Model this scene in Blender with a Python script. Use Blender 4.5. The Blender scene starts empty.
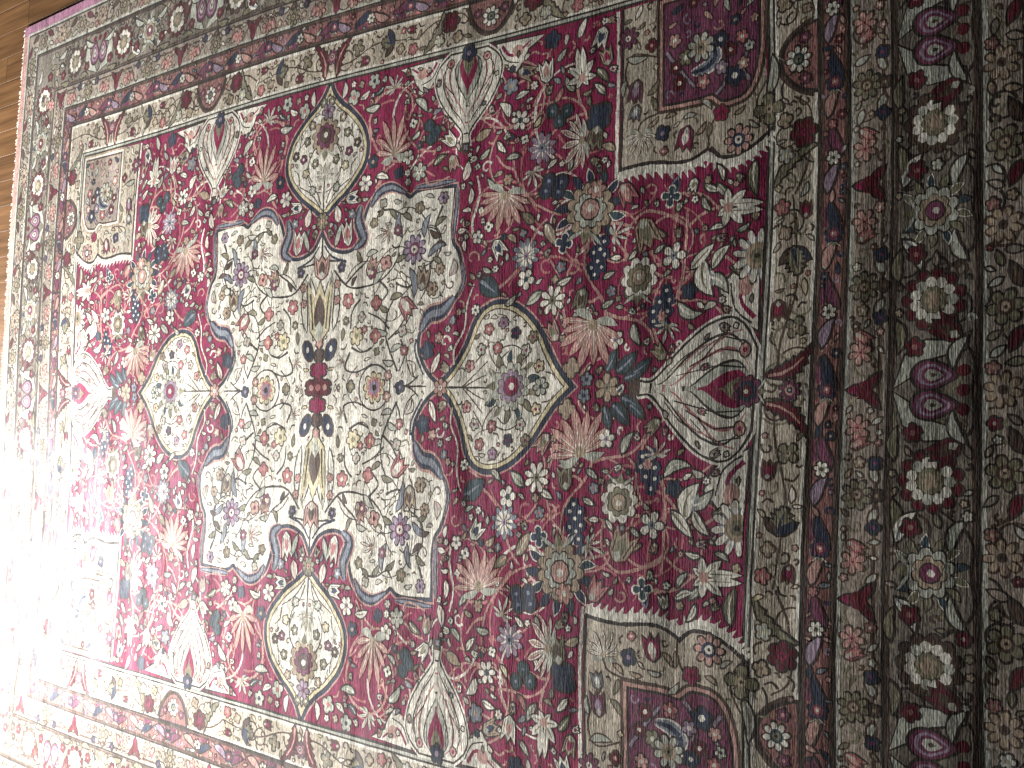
import bpy, math, random
import numpy as np
from mathutils import Matrix
random.seed(7)
rnd = random.random
uni = random.uniform
PI = math.pi
scn = bpy.context.scene

# ------------------------------------------------------------------ camera
FPX = 1080.0
R = np.array([[0.7711364, 0.0421367, -0.635274], [-0.0102888, -0.9968524, -0.0786088], [-0.6365868, 0.0671544, -0.7682757]])
CAM = np.array([1.8638531, -0.1212174, 1.5689101])
cd = bpy.data.cameras.new('camera'); cam = bpy.data.objects.new('camera', cd); scn.collection.objects.link(cam)
cd.sensor_width = 36; cd.lens = FPX/1024*36; cd.clip_start = .02; cd.clip_end = 60
M4 = Matrix.Identity(4)
for i in range(3):
    M4[i][0] = R[0][i]; M4[i][1] = -R[1][i]; M4[i][2] = -R[2][i]; M4[i][3] = CAM[i]
cam.matrix_world = M4
scn.camera = cam

# ------------------------------------------------------------------ light
w = bpy.data.worlds.new('World'); scn.world = w; w.use_nodes = True
bg = w.node_tree.nodes['Background']; bg.inputs[0].default_value = (.80, .86, .92, 1); bg.inputs[1].default_value = .012

def area(name, loc, target, sx, sy, power, col):
    l = bpy.data.lights.new(name, 'AREA'); l.shape = 'RECTANGLE'; l.size = sx; l.size_y = sy; l.energy = power; l.color = col
    o = bpy.data.objects.new(name, l); scn.collection.objects.link(o); o.location = loc
    from mathutils import Vector
    d = Vector(target) - Vector(loc)
    o.rotation_euler = d.to_track_quat('-Z', 'Y').to_euler()
    return o
# daylight from a tall window beside the far left-hand part of the rug, and from a low one beyond its far end
area('side_window_light', (-1.65, -2.15, 1.5), (-2.4, -1.85, 0), 1.1, 1.1, 470, (1, .985, .965))
area('end_window_light', (-2.95, -.66, .78), (-2.1, -.5, 0), 1.2, .8, 150, (.97, .98, 1))

scn.view_settings.view_transform = 'Standard'; scn.view_settings.look = 'None'
scn.view_settings.exposure = 0; scn.view_settings.gamma = 1

# ------------------------------------------------------------------ rug layout (metres; p towards the viewer, q to the right of the viewer)
pf, p1, p2, p3, p4, pr = 1.0755, 1.1615, 1.2104, 1.2776, 1.4088, 1.506
qf, q1, q2, q3, q4, qr = .7124, .8084, .8657, .9278, 1.0635, 1.172
ps, qs, qt = .7762, .4175, .3927
PB = [pf, p1, p2, p3, p4, pr-.03]
QB = [qf, q1, q2, q3, q4, qr-.03]
# the hand-woven rug is not square: a smooth in-plane unevenness of up to two centimetres
WC = np.array([[-92, 139], [-102, -52], [-80, 175], [144, -86], [233, -54], [86, 38], [218, 22], [350, -117], [224, -92], [-250, -163], [137, 18], [-259, 6], [-333, -69], [115, 33], [-20, -4], [46, 367], [-28, 44], [296, 89], [-48, 46], [94, 12], [-22, -25], [38, 66], [-218, -423], [-117, -107], [-281, 21], [31, 81], [276, 42], [-117, -23], [-34, -39], [48, 169], [197, 145], [31, 31], [68, -219], [-131, -170], [-126, 121]])*1e-4
gx, gy = np.meshgrid(np.linspace(-1.35, 1.35, 7), np.linspace(-1.0, 1.0, 5)); CEN = np.c_[gx.ravel(), gy.ravel()]
def warp(P):
    P = np.asarray(P, float).reshape(-1, 2)
    k = np.exp(-((P[:, None]-CEN[None])**2).sum(2)/(2*.42*.42))
    return P + k@WC
def D(x, y):
    """photo pixel -> rug coordinates (ray meets the floor plane)"""
    d = np.array([(x-512)/FPX, (y-384)/FPX, 1.])@R
    P = (CAM - d*CAM[2]/d[2])[:2]
    g = P.copy()
    for _ in range(6):
        g = P - (warp(g)[0]-g)
    return (float(g[0]), float(g[1]))
def DL(*pts): return [D(*p) for p in pts]

# ------------------------------------------------------------------ materials
def yarn_group():
    g = bpy.data.node_groups.new('yarn', 'ShaderNodeTree')
    g.interface.new_socket('Color', in_out='INPUT', socket_type='NodeSocketColor')
    g.interface.new_socket('Shader', in_out='OUTPUT', socket_type='NodeSocketShader')
    N = g.nodes; L = g.links
    def n(t, **k):
        o = N.new(t)
        for a, b in k.items(): setattr(o, a, b)
        return o
    gi = n('NodeGroupInput'); go = n('NodeGroupOutput')
    geo = n('ShaderNodeNewGeometry')
    def mapped(sx, sy, sz=1):
        m = n('ShaderNodeMapping'); m.inputs['Scale'].default_value = (sx, sy, sz); L.new(geo.outputs['Position'], m.inputs[0]); return m.outputs[0]
    def noise(vec, detail=2, rough=.5):
        t = n('ShaderNodeTexNoise'); t.inputs['Scale'].default_value = 1; t.inputs['Detail'].default_value = detail; t.inputs['Roughness'].default_value = rough
        L.new(vec, t.inputs['Vector']); return t.outputs['Fac']
    def rng(v, a, b, c, d):
        m = n('ShaderNodeMapRange'); L.new(v, m.inputs[0])
        for i, x in enumerate((a, b, c, d)): m.inputs[i+1].default_value = x
        return m.outputs[0]
    def math_(op, a, b):
        m = n('ShaderNodeMath', operation=op)
        for i, x in enumerate((a, b)):
            if isinstance(x, (int, float)): m.inputs[i].default_value = x
            else: L.new(x, m.inputs[i])
        return m.outputs[0]
    # single knots
    vor = n('ShaderNodeTexVoronoi'); vor.inputs['Scale'].default_value = 1; L.new(mapped(360, 150, .01), vor.inputs['Vector'])
    sep = n('ShaderNodeSeparateColor'); L.new(vor.outputs['Color'], sep.inputs[0])
    knot = rng(sep.outputs[0], 0, 1, .66, 1.40)
    ab = rng(noise(mapped(75, 2.2), 3, .6), .3, .7, .82, 1.18)          # abrash: dye lots change row by row
    pat = math_('MULTIPLY', rng(noise(mapped(9, 9), 4, .6), .3, .7, .86, 1.14), rng(noise(mapped(2.3, 1.6), 5, .65), .35, .65, .80, 1.14))
    st = rng(noise(mapped(330, 9), 3, .6), .3, .7, .78, 1.20)            # thread lines
    fac = math_('MULTIPLY', math_('MULTIPLY', math_('MULTIPLY', knot, ab), pat), st)
    mul = n('ShaderNodeVectorMath', operation='SCALE'); L.new(gi.outputs[0], mul.inputs[0]); L.new(fac, mul.inputs['Scale'])
    # worn tips: pile rubbed down to the pale foundation
    wear = rng(noise(mapped(210, 45), 4, .7), .56, .75, 0, .34)
    mix = n('ShaderNodeMix', data_type='RGBA'); L.new(wear, mix.inputs[0]); L.new(mul.outputs[0], mix.inputs[6]); mix.inputs[7].default_value = (.34, .29, .23, 1)
    hue = n('ShaderNodeHueSaturation'); L.new(mix.outputs[2], hue.inputs['Color'])
    L.new(rng(sep.outputs[1], 0, 1, .485, .515), hue.inputs['Hue'])
    # relief: knots, rows and soft ripples of a rug that has lain long
    h1 = math_('MULTIPLY', vor.outputs['Distance'], -.0004)
    h2 = math_('MULTIPLY', noise(mapped(380, 22), 2), .0013)
    h3 = math_('MULTIPLY', noise(mapped(10, 3.2), 2), .019)
    # old fold lines across the rug
    sx = n('ShaderNodeSeparateXYZ'); L.new(geo.outputs['Position'], sx.inputs[0])
    wob = math_('MULTIPLY', math_('SUBTRACT', noise(mapped(.01, 3), 2), .5), .03)
    fold = None
    for p0, amp, wd in ((.405, .0032, .05), (-.76, .003, .05), (1.0, .002, .05), (-.18, .0016, .06)):
        dd = math_('DIVIDE', math_('ABSOLUTE', math_('SUBTRACT', math_('ADD', sx.outputs[0], wob), p0), 0), wd)
        g_ = math_('MULTIPLY', math_('POWER', math_('MAXIMUM', math_('SUBTRACT', 1, dd), 0), 1.5), amp)
        fold = g_ if fold is None else math_('ADD', fold, g_)
    hh = math_('ADD', math_('ADD', math_('ADD', h1, h2), h3), fold)
    b = n('ShaderNodeBump'); b.inputs['Strength'].default_value = 1; b.inputs['Distance'].default_value = 1; L.new(hh, b.inputs['Height'])
    bs = n('ShaderNodeBsdfPrincipled'); L.new(hue.outputs[0], bs.inputs['Base Color']); L.new(b.outputs[0], bs.inputs['Normal'])
    bs.inputs['Roughness'].default_value = .60; bs.inputs['Specular IOR Level'].default_value = .13; L.new(rng(noise(mapped(26, 5), 4, .7), .40, .64, 0, .30), bs.inputs['Coat Weight']);   # polished, trodden patches of pile
    bs.inputs['Coat Roughness'].default_value = .32
    bs.inputs['Sheen Weight'].default_value = .14; bs.inputs['Sheen Roughness'].default_value = .45
    L.new(bs.outputs[0], go.inputs[0])
    return g
YG = yarn_group()
PAL = dict(ivory=(.74, .695, .585), cream=(.62, .54, .34), tan=(.38, .29, .20), olive=(.21, .19, .12), sage=(.45, .45, .37), crimson=(.235, .014, .062), maroon=(.115, .014, .022),
           pink=(.44, .16, .155), rose=(.50, .29, .24), navy=(.030, .038, .066), teal=(.040, .064, .075), slate=(.22, .235, .265), mauve=(.31, .225, .285), plum=(.17, .045, .085),
           dark=(.040, .030, .024), rust=(.27, .125, .11), umber=(.085, .052, .036), gold=(.42, .31, .10), border=(.205, .172, .135), guard=(.33, .27, .215), ivory_band=(.50, .43, .33), binding=(.36, .16, .24))
MATS = {}
for k, c in PAL.items():
    m = bpy.data.materials.new('yarn_'+k); m.use_nodes = True; nt = m.node_tree; nt.nodes.clear()
    gnode = nt.nodes.new('ShaderNodeGroup'); gnode.node_tree = YG; gnode.inputs[0].default_value = (*c, 1)
    o = nt.nodes.new('ShaderNodeOutputMaterial'); nt.links.new(gnode.outputs[0], o.inputs[0]); MATS[k] = m

def wood_material():
    m = bpy.data.materials.new('floor_wood'); m.use_nodes = True; nt = m.node_tree; N = nt.nodes; L = nt.links
    bs = N['Principled BSDF']
    tc = N.new('ShaderNodeTexCoord'); oi = N.new('ShaderNodeObjectInfo')
    mp = N.new('ShaderNodeMapping'); mp.inputs['Scale'].default_value = (3, 60, 20); L.new(tc.outputs['Object'], mp.inputs[0])
    ad = N.new('ShaderNodeVectorMath'); ad.operation = 'ADD'; L.new(mp.outputs[0], ad.inputs[0])
    sc = N.new('ShaderNodeMath'); sc.operation = 'MULTIPLY'; sc.inputs[1].default_value = 50; L.new(oi.outputs['Random'], sc.inputs[0]); L.new(sc.outputs[0], ad.inputs[1])
    no = N.new('ShaderNodeTexNoise'); no.inputs['Scale'].default_value = 1; no.inputs['Detail'].default_value = 5; L.new(ad.outputs[0], no.inputs['Vector'])
    cr = N.new('ShaderNodeValToRGB'); L.new(no.outputs['Fac'], cr.inputs[0])
    cr.color_ramp.elements[0].position = .3; cr.color_ramp.elements[0].color = (.10, .048, .018, 1); cr.color_ramp.elements[1].position = .75; cr.color_ramp.elements[1].color = (.25, .125, .05, 1)
    hs = N.new('ShaderNodeHueSaturation'); L.new(cr.outputs[0], hs.inputs['Color'])
    mr = N.new('ShaderNodeMapRange'); L.new(oi.outputs['Random'], mr.inputs[0]); mr.inputs[3].default_value = .9; mr.inputs[4].default_value = 1.1; L.new(mr.outputs[0], hs.inputs['Value'])
    L.new(hs.outputs[0], bs.inputs['Base Color']); bs.inputs['Roughness'].default_value = .5
    bp = N.new('ShaderNodeBump'); bp.inputs['Distance'].default_value = .0008; L.new(no.outputs['Fac'], bp.inputs['Height']); L.new(bp.outputs[0], bs.inputs['Normal'])
    return m
WOOD = wood_material()
def plain(name, col, rough=.8):
    m = bpy.data.materials.new(name); m.use_nodes = True; nt = m.node_tree; bs = nt.nodes['Principled BSDF']
    no = nt.nodes.new('ShaderNodeTexNoise'); no.inputs['Scale'].default_value = 160; no.inputs['Detail'].default_value = 3
    cr = nt.nodes.new('ShaderNodeValToRGB'); nt.links.new(no.outputs['Fac'], cr.inputs[0])
    cr.color_ramp.elements[0].position = .3; cr.color_ramp.elements[1].position = .7
    cr.color_ramp.elements[0].color = (*[c*.7 for c in col], 1); cr.color_ramp.elements[1].color = (*[min(1, c*1.25) for c in col], 1)
    nt.links.new(cr.outputs[0], bs.inputs['Base Color']); bs.inputs['Roughness'].default_value = rough
    return m
FRINGE = plain('fringe_cotton', (.62, .55, .48)); SUB = plain('subfloor', (.05, .03, .02))

# ------------------------------------------------------------------ floor of planks
def link(o, parent=None):
    scn.collection.objects.link(o)
    if parent: o.parent = parent
    return o
def mesh_obj(name, verts, faces, mats, idx=None, parent=None):
    me = bpy.data.meshes.new(name); me.from_pydata([tuple(v) for v in verts], [], [tuple(f) for f in faces])
    for m in mats: me.materials.append(m)
    if idx is not None: me.polygons.foreach_set('material_index', idx)
    me.update()
    return link(bpy.data.objects.new(name, me), parent)
RUGZ = .008        # height of the pile above the boards
floor = mesh_obj('floor', [(-4, -3.5, -.03), (3.4, -3.5, -.03), (3.4, 3.5, -.03), (-4, 3.5, -.03)], [(0, 1, 2, 3)], [SUB]); floor['kind'] = 'structure'
PW = .083
def plank_mesh(L):
    c = .0006; hw = PW/2-.0003
    v = [(0, -hw, -.02), (L, -hw, -.02), (L, hw, -.02), (0, hw, -.02), (0, -hw, -c), (L, -hw, -c), (L, hw, -c), (0, hw, -c), (c, -hw+c, 0), (L-c, -hw+c, 0), (L-c, hw-c, 0), (c, hw-c, 0)]
    f = [(0, 1, 5, 4), (1, 2, 6, 5), (2, 3, 7, 6), (3, 0, 4, 7), (4, 5, 9, 8), (5, 6, 10, 9), (6, 7, 11, 10), (7, 4, 8, 11), (8, 9, 10, 11)]
    me = bpy.data.meshes.new('plank'); me.from_pydata(v, [], f); me.materials.append(WOOD); return me
PM = {L: plank_mesh(L-.0012) for L in (1.1, 1.5, 1.9, 2.3)}
seam = .36
for r_ in range(-36, 37):
    y = seam + PW*(r_+.5)
    if abs(y) > 2.3: continue
    x = -3.6 - uni(0, 1)
    while x < -1.2:
        L_ = random.choice(list(PM)); o = bpy.data.objects.new('plank', PM[L_]); o.location = (x, y, -RUGZ); link(o, floor); x += L_

# ------------------------------------------------------------------ rug: drawing helpers
rug = bpy.data.objects.new('rug', None); link(rug); rug.empty_display_size = .2
rug['label'] = 'worn oriental rug with crimson field, ivory cross medallion and floral borders on wooden floor'; rug['category'] = 'rug'
LZ = 2.5e-5
COUNT = [0]; OCC = []          # OCC: circles already drawn on, in the folded quadrant
class Pc:
    """one woven motif: polygons with a yarn and a layer"""
    def __init__(s, name): s.name = name; s.f = []
    def add(s, poly, mat, lay): s.f.append((poly, mat, lay)); return s
    def map(s, fn):
        o = Pc(s.name); o.f = [([fn(*v) for v in poly], m, l) for poly, m, l in s.f]; return o
    def ext(s, other, dl=0):
        s.f += [(p, m, l+dl) for p, m, l in other.f]; return s
def emit(pc, parent, name=None, stuff=False):
    COUNT[0] += 1
    eps = (COUNT[0] % 23)*9e-7
    V = []; Z = []; F = []; I = []; mi = {}
    for poly, m, l in pc.f:
        if len(poly) < 3: continue
        b = len(V); V += poly; Z += [l*LZ+eps]*len(poly); F.append(tuple(range(b, b+len(poly)))); I.append(mi.setdefault(m, len(mi)))
    if not V: return None
    W = warp(V)
    # face up
    o = mesh_obj(name or pc.name, np.c_[W, np.array(Z)], F, [MATS[k] for k in mi], I, parent)
    if stuff: o['kind'] = 'stuff'
    return o
SIGNS = dict(all=[(1, 1), (1, -1), (-1, 1), (-1, -1)], p=[(1, 1), (-1, 1)], q=[(1, 1), (1, -1)], one=[(1, 1)])
def put(pc, sym='all', parent=None, occ=True, jit=.0016):
    """emit the motif in its mirrored places; mirrored copies differ a little, as in hand work"""
    out = []
    if occ:
        xs = [v for f in pc.f for v in f[0]]; a = np.array(xs); c = (a.min(0)+a.max(0))/2; r = max(a.max(0)-a.min(0))/2
        e = (a.max(0)-a.min(0)); n = max(1, int(round(max(e)/max(min(e), .01))))
        for v in xs[::3]: OCC.append((abs(v[0]), abs(v[1]), .004))
        if n <= 3 and len(xs) < 900: OCC.append((abs(c[0]), abs(c[1]), min(e)*.36))
    for sp, sq in SIGNS[sym]:
        par = parent[(sp, sq)] if isinstance(parent, dict) else (parent or rug)
        dx, dy = uni(-jit, jit)*1.5, uni(-jit, jit)*1.5
        q = pc.map(lambda x, y: (sp*x+dx+uni(-.4, .4)*jit, sq*y+dy+uni(-.4, .4)*jit))
        if sp*sq < 0: q.f = [(p[::-1], m, l) for p, m, l in q.f]
        out.append(emit(q, par))
    return out
def area2(p): return sum(p[i-1][0]*p[i][1]-p[i][0]*p[i-1][1] for i in range(len(p)))
def ccw(p): return p if area2(p) > 0 else p[::-1]
def offset(poly, d):
    p = ccw(list(poly)); n = len(p); out = []
    for i in range(n):
        a, b, c = p[i-1], p[i], p[(i+1) % n]
        e1 = (b[0]-a[0], b[1]-a[1]); e2 = (c[0]-b[0], c[1]-b[1])
        l1 = math.hypot(*e1) or 1e-9; l2 = math.hypot(*e2) or 1e-9
        n1 = (e1[1]/l1, -e1[0]/l1); n2 = (e2[1]/l2, -e2[0]/l2)
        k = 1+n1[0]*n2[0]+n1[1]*n2[1]; k = max(k, .5)
        out.append((b[0]+d*(n1[0]+n2[0])/k, b[1]+d*(n1[1]+n2[1])/k))
    return out
def clean_offset(poly, d):
    P = np.array(ccw(list(poly))); n = len(P); out = []
    A, B = P, np.roll(P, -1, 0); E = B-A; LL = (E**2).sum(1)+1e-12
    for v in offset(poly, d):
        v = np.array(v); t = np.clip(((v-A)*E).sum(1)/LL, 0, 1); m = np.sqrt((((A+E*t[:, None])-v)**2).sum(1)).min()
        if m > abs(d)*.93: out.append(tuple(v))
    return out
def spline(pts, n=6, closed=False):
    P = [np.array(p, float) for p in pts]; out = []; m = len(P)
    rg = range(m) if closed else range(m-1)
    for i in rg:
        if closed: a, b, c, d = P[i-1], P[i], P[(i+1) % m], P[(i+2) % m]
        else: a, b, c, d = P[max(i-1, 0)], P[i], P[i+1], P[min(i+2, m-1)]
        for k in range(n):
            t = k/n; out.append(tuple(.5*((2*b)+(-a+c)*t+(2*a-5*b+4*c-d)*t*t+(-a+3*b-3*c+d)*t**3)))
    if not closed: out.append(tuple(P[-1]))
    return out
def strip(pc, pts, w0, w1, mat, lay):
    n = len(pts); Lf = []; Rt = []
    for i, (x, y) in enumerate(pts):
        a = pts[max(i-1, 0)]; b = pts[min(i+1, n-1)]; dx, dy = b[0]-a[0], b[1]-a[1]; l = math.hypot(dx, dy) or 1e-9
        ww = (w0+(w1-w0)*i/max(1, n-1))/2; ww *= uni(.85, 1.15)
        Lf.append((x-dy/l*ww, y+dx/l*ww)); Rt.append((x+dy/l*ww, y-dx/l*ww))
    for i in range(n-1): pc.add([Rt[i], Rt[i+1], Lf[i+1], Lf[i]], mat, lay+(i % 2)*.08)
def vine(pts, w=.0065, mat='rose', out=None, name='vine', lay=10, n=6, taper=.7, ow=.003):
    pc = Pc(name); s = spline(pts, n)
    if out: strip(pc, s, w+2*ow, w*taper+2*ow, out, lay)
    strip(pc, s, w, w*taper, mat, lay+1)
    return pc
# local frame: unit motif along +x from base (0,0) to tip (1,0)
def frame(pc, a, b, asp=1.):
    dx, dy = b[0]-a[0], b[1]-a[1]
    return pc.map(lambda x, y: (a[0]+dx*x-dy*y*asp, a[1]+dy*x+dx*y*asp))
def almond(w, n=7, peak=.45, bend=0):
    up = []; dn = []
    for i in range(n+1):
        t = i/n; r = math.sin(PI*t**(math.log(.5)/math.log(peak)))**.8 if 0 < t < 1 else 0
        c = bend*4*t*(1-t); up.append((t, c+r*w/2)); dn.append((t, c-r*w/2))
    return dn + up[::-1][1:-1]
def leaf(a, b, w=.35, fill='ivory', out='dark', vein='olive', bend=0, serr=0, lay=12, name='leaf', ow=.0035):
    w *= .84; L = math.hypot(b[0]-a[0], b[1]-a[1]); pc = Pc(name); al = almond(w, 8 if not serr else 12, .42, bend)
    if serr:
        c = [(x, 0) for x, y in al]; al = [(x+(.05 if i % 2 else 0), (y-bend*4*x*(1-x))*(1.25 if i % 2 else .7)+bend*4*x*(1-x)) for i, (x, y) in enumerate(al)]
    if out: pc.add(offset(al, ow/L), out, lay)
    pc.add(al, fill, lay+1)
    if vein:
        v = [(t, bend*4*t*(1-t)) for t in (.05, .3, .55, .8)]
        strip(pc, v, .09*max(.5, w/.35), .03, vein, lay+2)
    return frame(pc, a, b)
def disc(c, r, n=10, ph=0, sq=1): return [(c[0]+r*math.cos(2*PI*i/n+ph), c[1]+sq*r*math.sin(2*PI*i/n+ph)) for i in range(n)]
def rose(c, r, n, dip=.6, k=6, ph=0):
    out = []
    for i in range(n*k):
        t = i/(n*k); a = 2*PI*t+ph; rr = r*(dip+(1-dip)*abs(math.sin(PI*n*t))**.6); out.append((c[0]+rr*math.cos(a), c[1]+rr*math.sin(a)))
    return out
def daisy(c, r, n=8, pet='ivory', core='gold', ring=None, out='dark', lay=16, name='flower', ph=None, dip=.6, ow=.0035, sep='umber', sq=1):
    ph = uni(0, 1) if ph is None else ph; r *= .90; dip = max(.3, dip-.08)
    pc = Pc(name)
    if out: pc.add(rose((0, 0), r+ow, n, dip+.12, 5, ph), out, lay)
    pc.add(rose((0, 0), r, n, dip, 5, ph), pet, lay+1)
    if sep:
        for i in range(n):
            a = 2*PI*i/n+ph; strip(pc, [(r*.25*math.cos(a), r*.25*math.sin(a)), (r*.72*math.cos(a), r*.72*math.sin(a))], r*.09, r*.07, sep, lay+2)
    if ring: pc.add(disc((0, 0), r*.5, 12), ring, lay+3)
    pc.add(disc((0, 0), r*.3, 8), core, lay+4)
    pc.add(disc((0, 0), r*.12, 6), 'dark' if core not in ('dark', 'navy') else 'ivory', lay+5)
    return pc.map(lambda x, y: (c[0]+x, c[1]+y*sq))
def blossom(c, r, n=5, pet='pink', core='ivory', out='dark', lay=16, name='blossom', ow=.0028):
    pc = Pc(name); ph = uni(0, 6); r *= .85
    if out: pc.add(rose(c, r+ow, n, .75, 4, ph), out, lay)
    pc.add(rose(c, r, n, .6, 4, ph), pet, lay+1); pc.add(disc(c, r*.33, 6), core, lay+2)
    return pc
def fan(a, b, asp=1.1, fill='rose', line='rose', n=9, out='maroon', lay=16, name='fan_palmette'):
    """lily palmette that opens like a fan"""
    pc = Pc(name)
    for i in range(n):
        u = (i-(n-1)/2)/((n-1)/2); an = u*1.35; L = .98-.30*abs(u)**1.6 + (.06 if i % 2 == 0 else -.05)
        al = [(x*L, y*L) for x, y in almond(.165, 6, .66)]
        ca, sa = math.cos(an), math.sin(an); rot = lambda x, y: (x*ca-y*sa, x*sa+y*ca)
        j = i*.06
        pc.add([rot(*v) for v in offset(al, .03)], out, lay+j); pc.add([rot(*v) for v in offset(al, .010)], line, lay+.6+j); pc.add([rot(*v) for v in offset(al, -.024)], fill, lay+1+j)
        strip(pc, [rot(.1, 0), rot(L*.72, 0)], .03, .012, 'ivory' if fill != 'ivory' else 'pink', lay+2+j)
    for s in (1, -1):
        al = [(x*.55, y*.55) for x, y in almond(.35, 6, .5, .12*s)]; an = s*1.75; ca, sa = math.cos(an), math.sin(an)
        pc.add([(x*ca-y*sa, x*sa+y*ca) for x, y in al], 'sage', lay+2.8+s*.06)
    pc.add(disc((.06, 0), .13, 8), 'tan', lay+3)
    return frame(pc, a, (a[0]+(b[0]-a[0])*.9, a[1]+(b[1]-a[1])*.9), asp)
def tulip(a, b, asp=.9, fill='rose', inner='olive', out='dark', lay=16, name='bud'):
    pc = Pc(name)
    body = [(0, -.05), (.18, -.3), (.5, -.36), (1, -.42), (.72, -.17), (.98, 0), (.72, .17), (1, .42), (.5, .36), (.18, .3), (0, .05)]
    L = math.hypot(b[0]-a[0], b[1]-a[1])
    pc.add(offset(body, .0032/L), out, lay); pc.add(body, fill, lay+1)
    pc.add([(x*.7+.08, y*.42) for x, y in almond(.9, 6, .5)], inner, lay+2)
    pc.add([(.02, -.04), (.2, -.16), (.34, 0), (.2, .16), (.02, .04)], 'sage', lay+3)
    for s in (1, -1): strip(pc, [(.2, .22*s), (.55, .27*s), (.8, .32*s)], .05, .03, 'dark', lay+3)
    return frame(pc, a, b, asp)
def palm(c, d, r, cols=('ivory', 'pink', 'crimson'), out='dark', n=11, lay=16, name='palmette', leaves='navy'):
    """big layered palmette seen from the side; d = direction of its top"""
    pc = Pc(name)
    if leaves:
        for i in range(12):
            an = -2.6+5.2*i/11
            al = [(.62+x*.5, y*.5) for x, y in almond(.42, 5, .5, .1)]; ca, sa = math.cos(an), math.sin(an)
            pc.add([(x*ca-y*sa, x*sa+y*ca) for x, y in offset(al, .03)], 'ivory' if i % 2 else 'dark', lay-2+i*.02); pc.add([(x*ca-y*sa, x*sa+y*ca) for x, y in al], leaves if i % 3 else 'teal', lay-1+i*.02)
    pc.add(rose((0, 0), .80, n, .78, 4), out, lay); pc.add(rose((0, 0), .75, n, .76, 4), cols[0], lay+1)
    pc.add(rose((0, 0), .54, n-2, .8, 4, .3), out, lay+2); pc.add(rose((0, 0), .50, n-2, .78, 4, .3), cols[1], lay+3)
    pc.add(disc((.02, 0), .33, 9), out, lay+4); pc.add(disc((.02, 0), .28, 9), cols[2], lay+5); pc.add(disc((.05, 0), .12, 6), 'ivory', lay+6)
    for s in (1, -1):
        pc.add([(-.55+x*.62*-.6, s*(.08+x*.5)+y*.45) for x, y in almond(.4, 6)], 'sage', lay+3)
    pc.add([(-.62, -.2), (-1.0, 0), (-.62, .2)], 'olive', lay+2.5)
    return frame(pc, c, (c[0]+d[0]*r, c[1]+d[1]*r))
def cluster(pts, r, mat='navy', dot='ivory', name='berry_cluster', lay=16, out=None):
    pc = Pc(name)
    for i, p in enumerate(pts):
        if out: pc.add(disc(p, r*1.3, 9), out, lay+i*.02)
        pc.add(rose(p, r, 5, .8, 3, rnd()), mat, lay+1+i*.02); pc.add(disc(p, r*.3, 5), dot, lay+2+i*.02)
    return pc
def iris(a, b, lay=16, fill='ivory', name='iris'):
    pc = Pc(name)
    for pi_, (an, L, wd, y0) in enumerate(((0, 1, .16, .09), (0, 1, .16, -.09), (.75, .62, .3, 0), (-.75, .62, .3, 0), (1.7, .5, .33, 0), (-1.7, .5, .33, 0), (2.5, .35, .35, 0), (-2.5, .35, .35, 0))):
        al = [(x*L, y0+y*L*1.3) for x, y in almond(wd, 6, .5)]; ca, sa = math.cos(an), math.sin(an)
        pc.add([(x*ca-y*sa, x*sa+y*ca) for x, y in offset(al, .035)], 'dark', lay+pi_*.09); pc.add([(x*ca-y*sa, x*sa+y*ca) for x, y in al], fill, lay+1+pi_*.09)
        strip(pc, [((.15*L)*ca-y0*sa, .15*L*sa+y0*ca), ((.75*L)*ca-y0*sa, .75*L*sa+y0*ca)], .035, .02, 'olive', lay+2+pi_*.09)
    pc.add(disc((0, 0), .14, 8), 'rose', lay+3.5)
    return frame(pc, a, b)
def curl(c, r, ang, s=1, mat='rose', w=.005, out=None, lay=10, name='tendril'):
    pts = [(c[0]+r*(1-t*.75)*math.cos(ang+s*t*5), c[1]+r*(1-t*.75)*math.sin(ang+s*t*5)) for t in np.linspace(0, 1, 7)]
    return vine(pts, w, mat, out, name, lay, 3, .8, .0025)

# ------------------------------------------------------------------ rug: ground
def grid_piece(name, a, b, c, d, nu, nv, mat, parent, z=0):
    """quad a-b-c-d tessellated so that it follows the unevenness of the weave"""
    V = []; F = []
    for i in range(nu+1):
        for j in range(nv+1):
            u, v = i/nu, j/nv
            V.append(tuple((1-u)*(1-v)*a[k]+u*(1-v)*b[k]+u*v*c[k]+(1-u)*v*d[k] for k in (0, 1)))
    for i in range(nu):
        for j in range(nv): F.append((i*(nv+1)+j, (i+1)*(nv+1)+j, (i+1)*(nv+1)+j+1, i*(nv+1)+j+1))
    return mesh_obj(name, np.c_[warp(V), np.full(len(V), z)], F, [MATS[mat]], None, parent)
field = grid_piece('field', (-pf, -qf), (pf, -qf), (pf, qf), (-pf, qf), 44, 30, 'crimson', rug)
BANDCOL = ['ivory_band', 'rust', 'guard', 'border', 'guard']
BANDS = []        # BANDS[k][side] -> object
SIDES = ['pp', 'pm', 'qp', 'qm']
for k in range(5):
    a, b = PB[k], PB[k+1]; c, d = QB[k], QB[k+1]; B = {}
    B['pp'] = grid_piece('border_band', (a, -c), (b, -d), (b, d), (a, c), 3, 40, BANDCOL[k], rug)
    B['pm'] = grid_piece('border_band', (-a, c), (-b, d), (-b, -d), (-a, -c), 3, 40, BANDCOL[k], rug)
    B['qp'] = grid_piece('border_band', (a, c), (b, d), (-b, d), (-a, c), 3, 50, BANDCOL[k], rug)
    B['qm'] = grid_piece('border_band', (-a, -c), (-b, -d), (b, -d), (a, -c), 3, 50, BANDCOL[k], rug)
    BANDS.append(B)
# overcast edges and end finish
EP, EQ = PB[5], QB[5]
for s in (1, -1):
    o = grid_piece('edge_binding', (-pr, s*EQ), (pr, s*EQ), (pr, s*qr), (-pr, s*qr), 50, 2, 'binding', rug)
    o = grid_piece('end_band', (s*EP, -EQ), (s*pr, -EQ), (s*pr, EQ), (s*EP, EQ), 2, 40, 'rose', rug)
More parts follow.
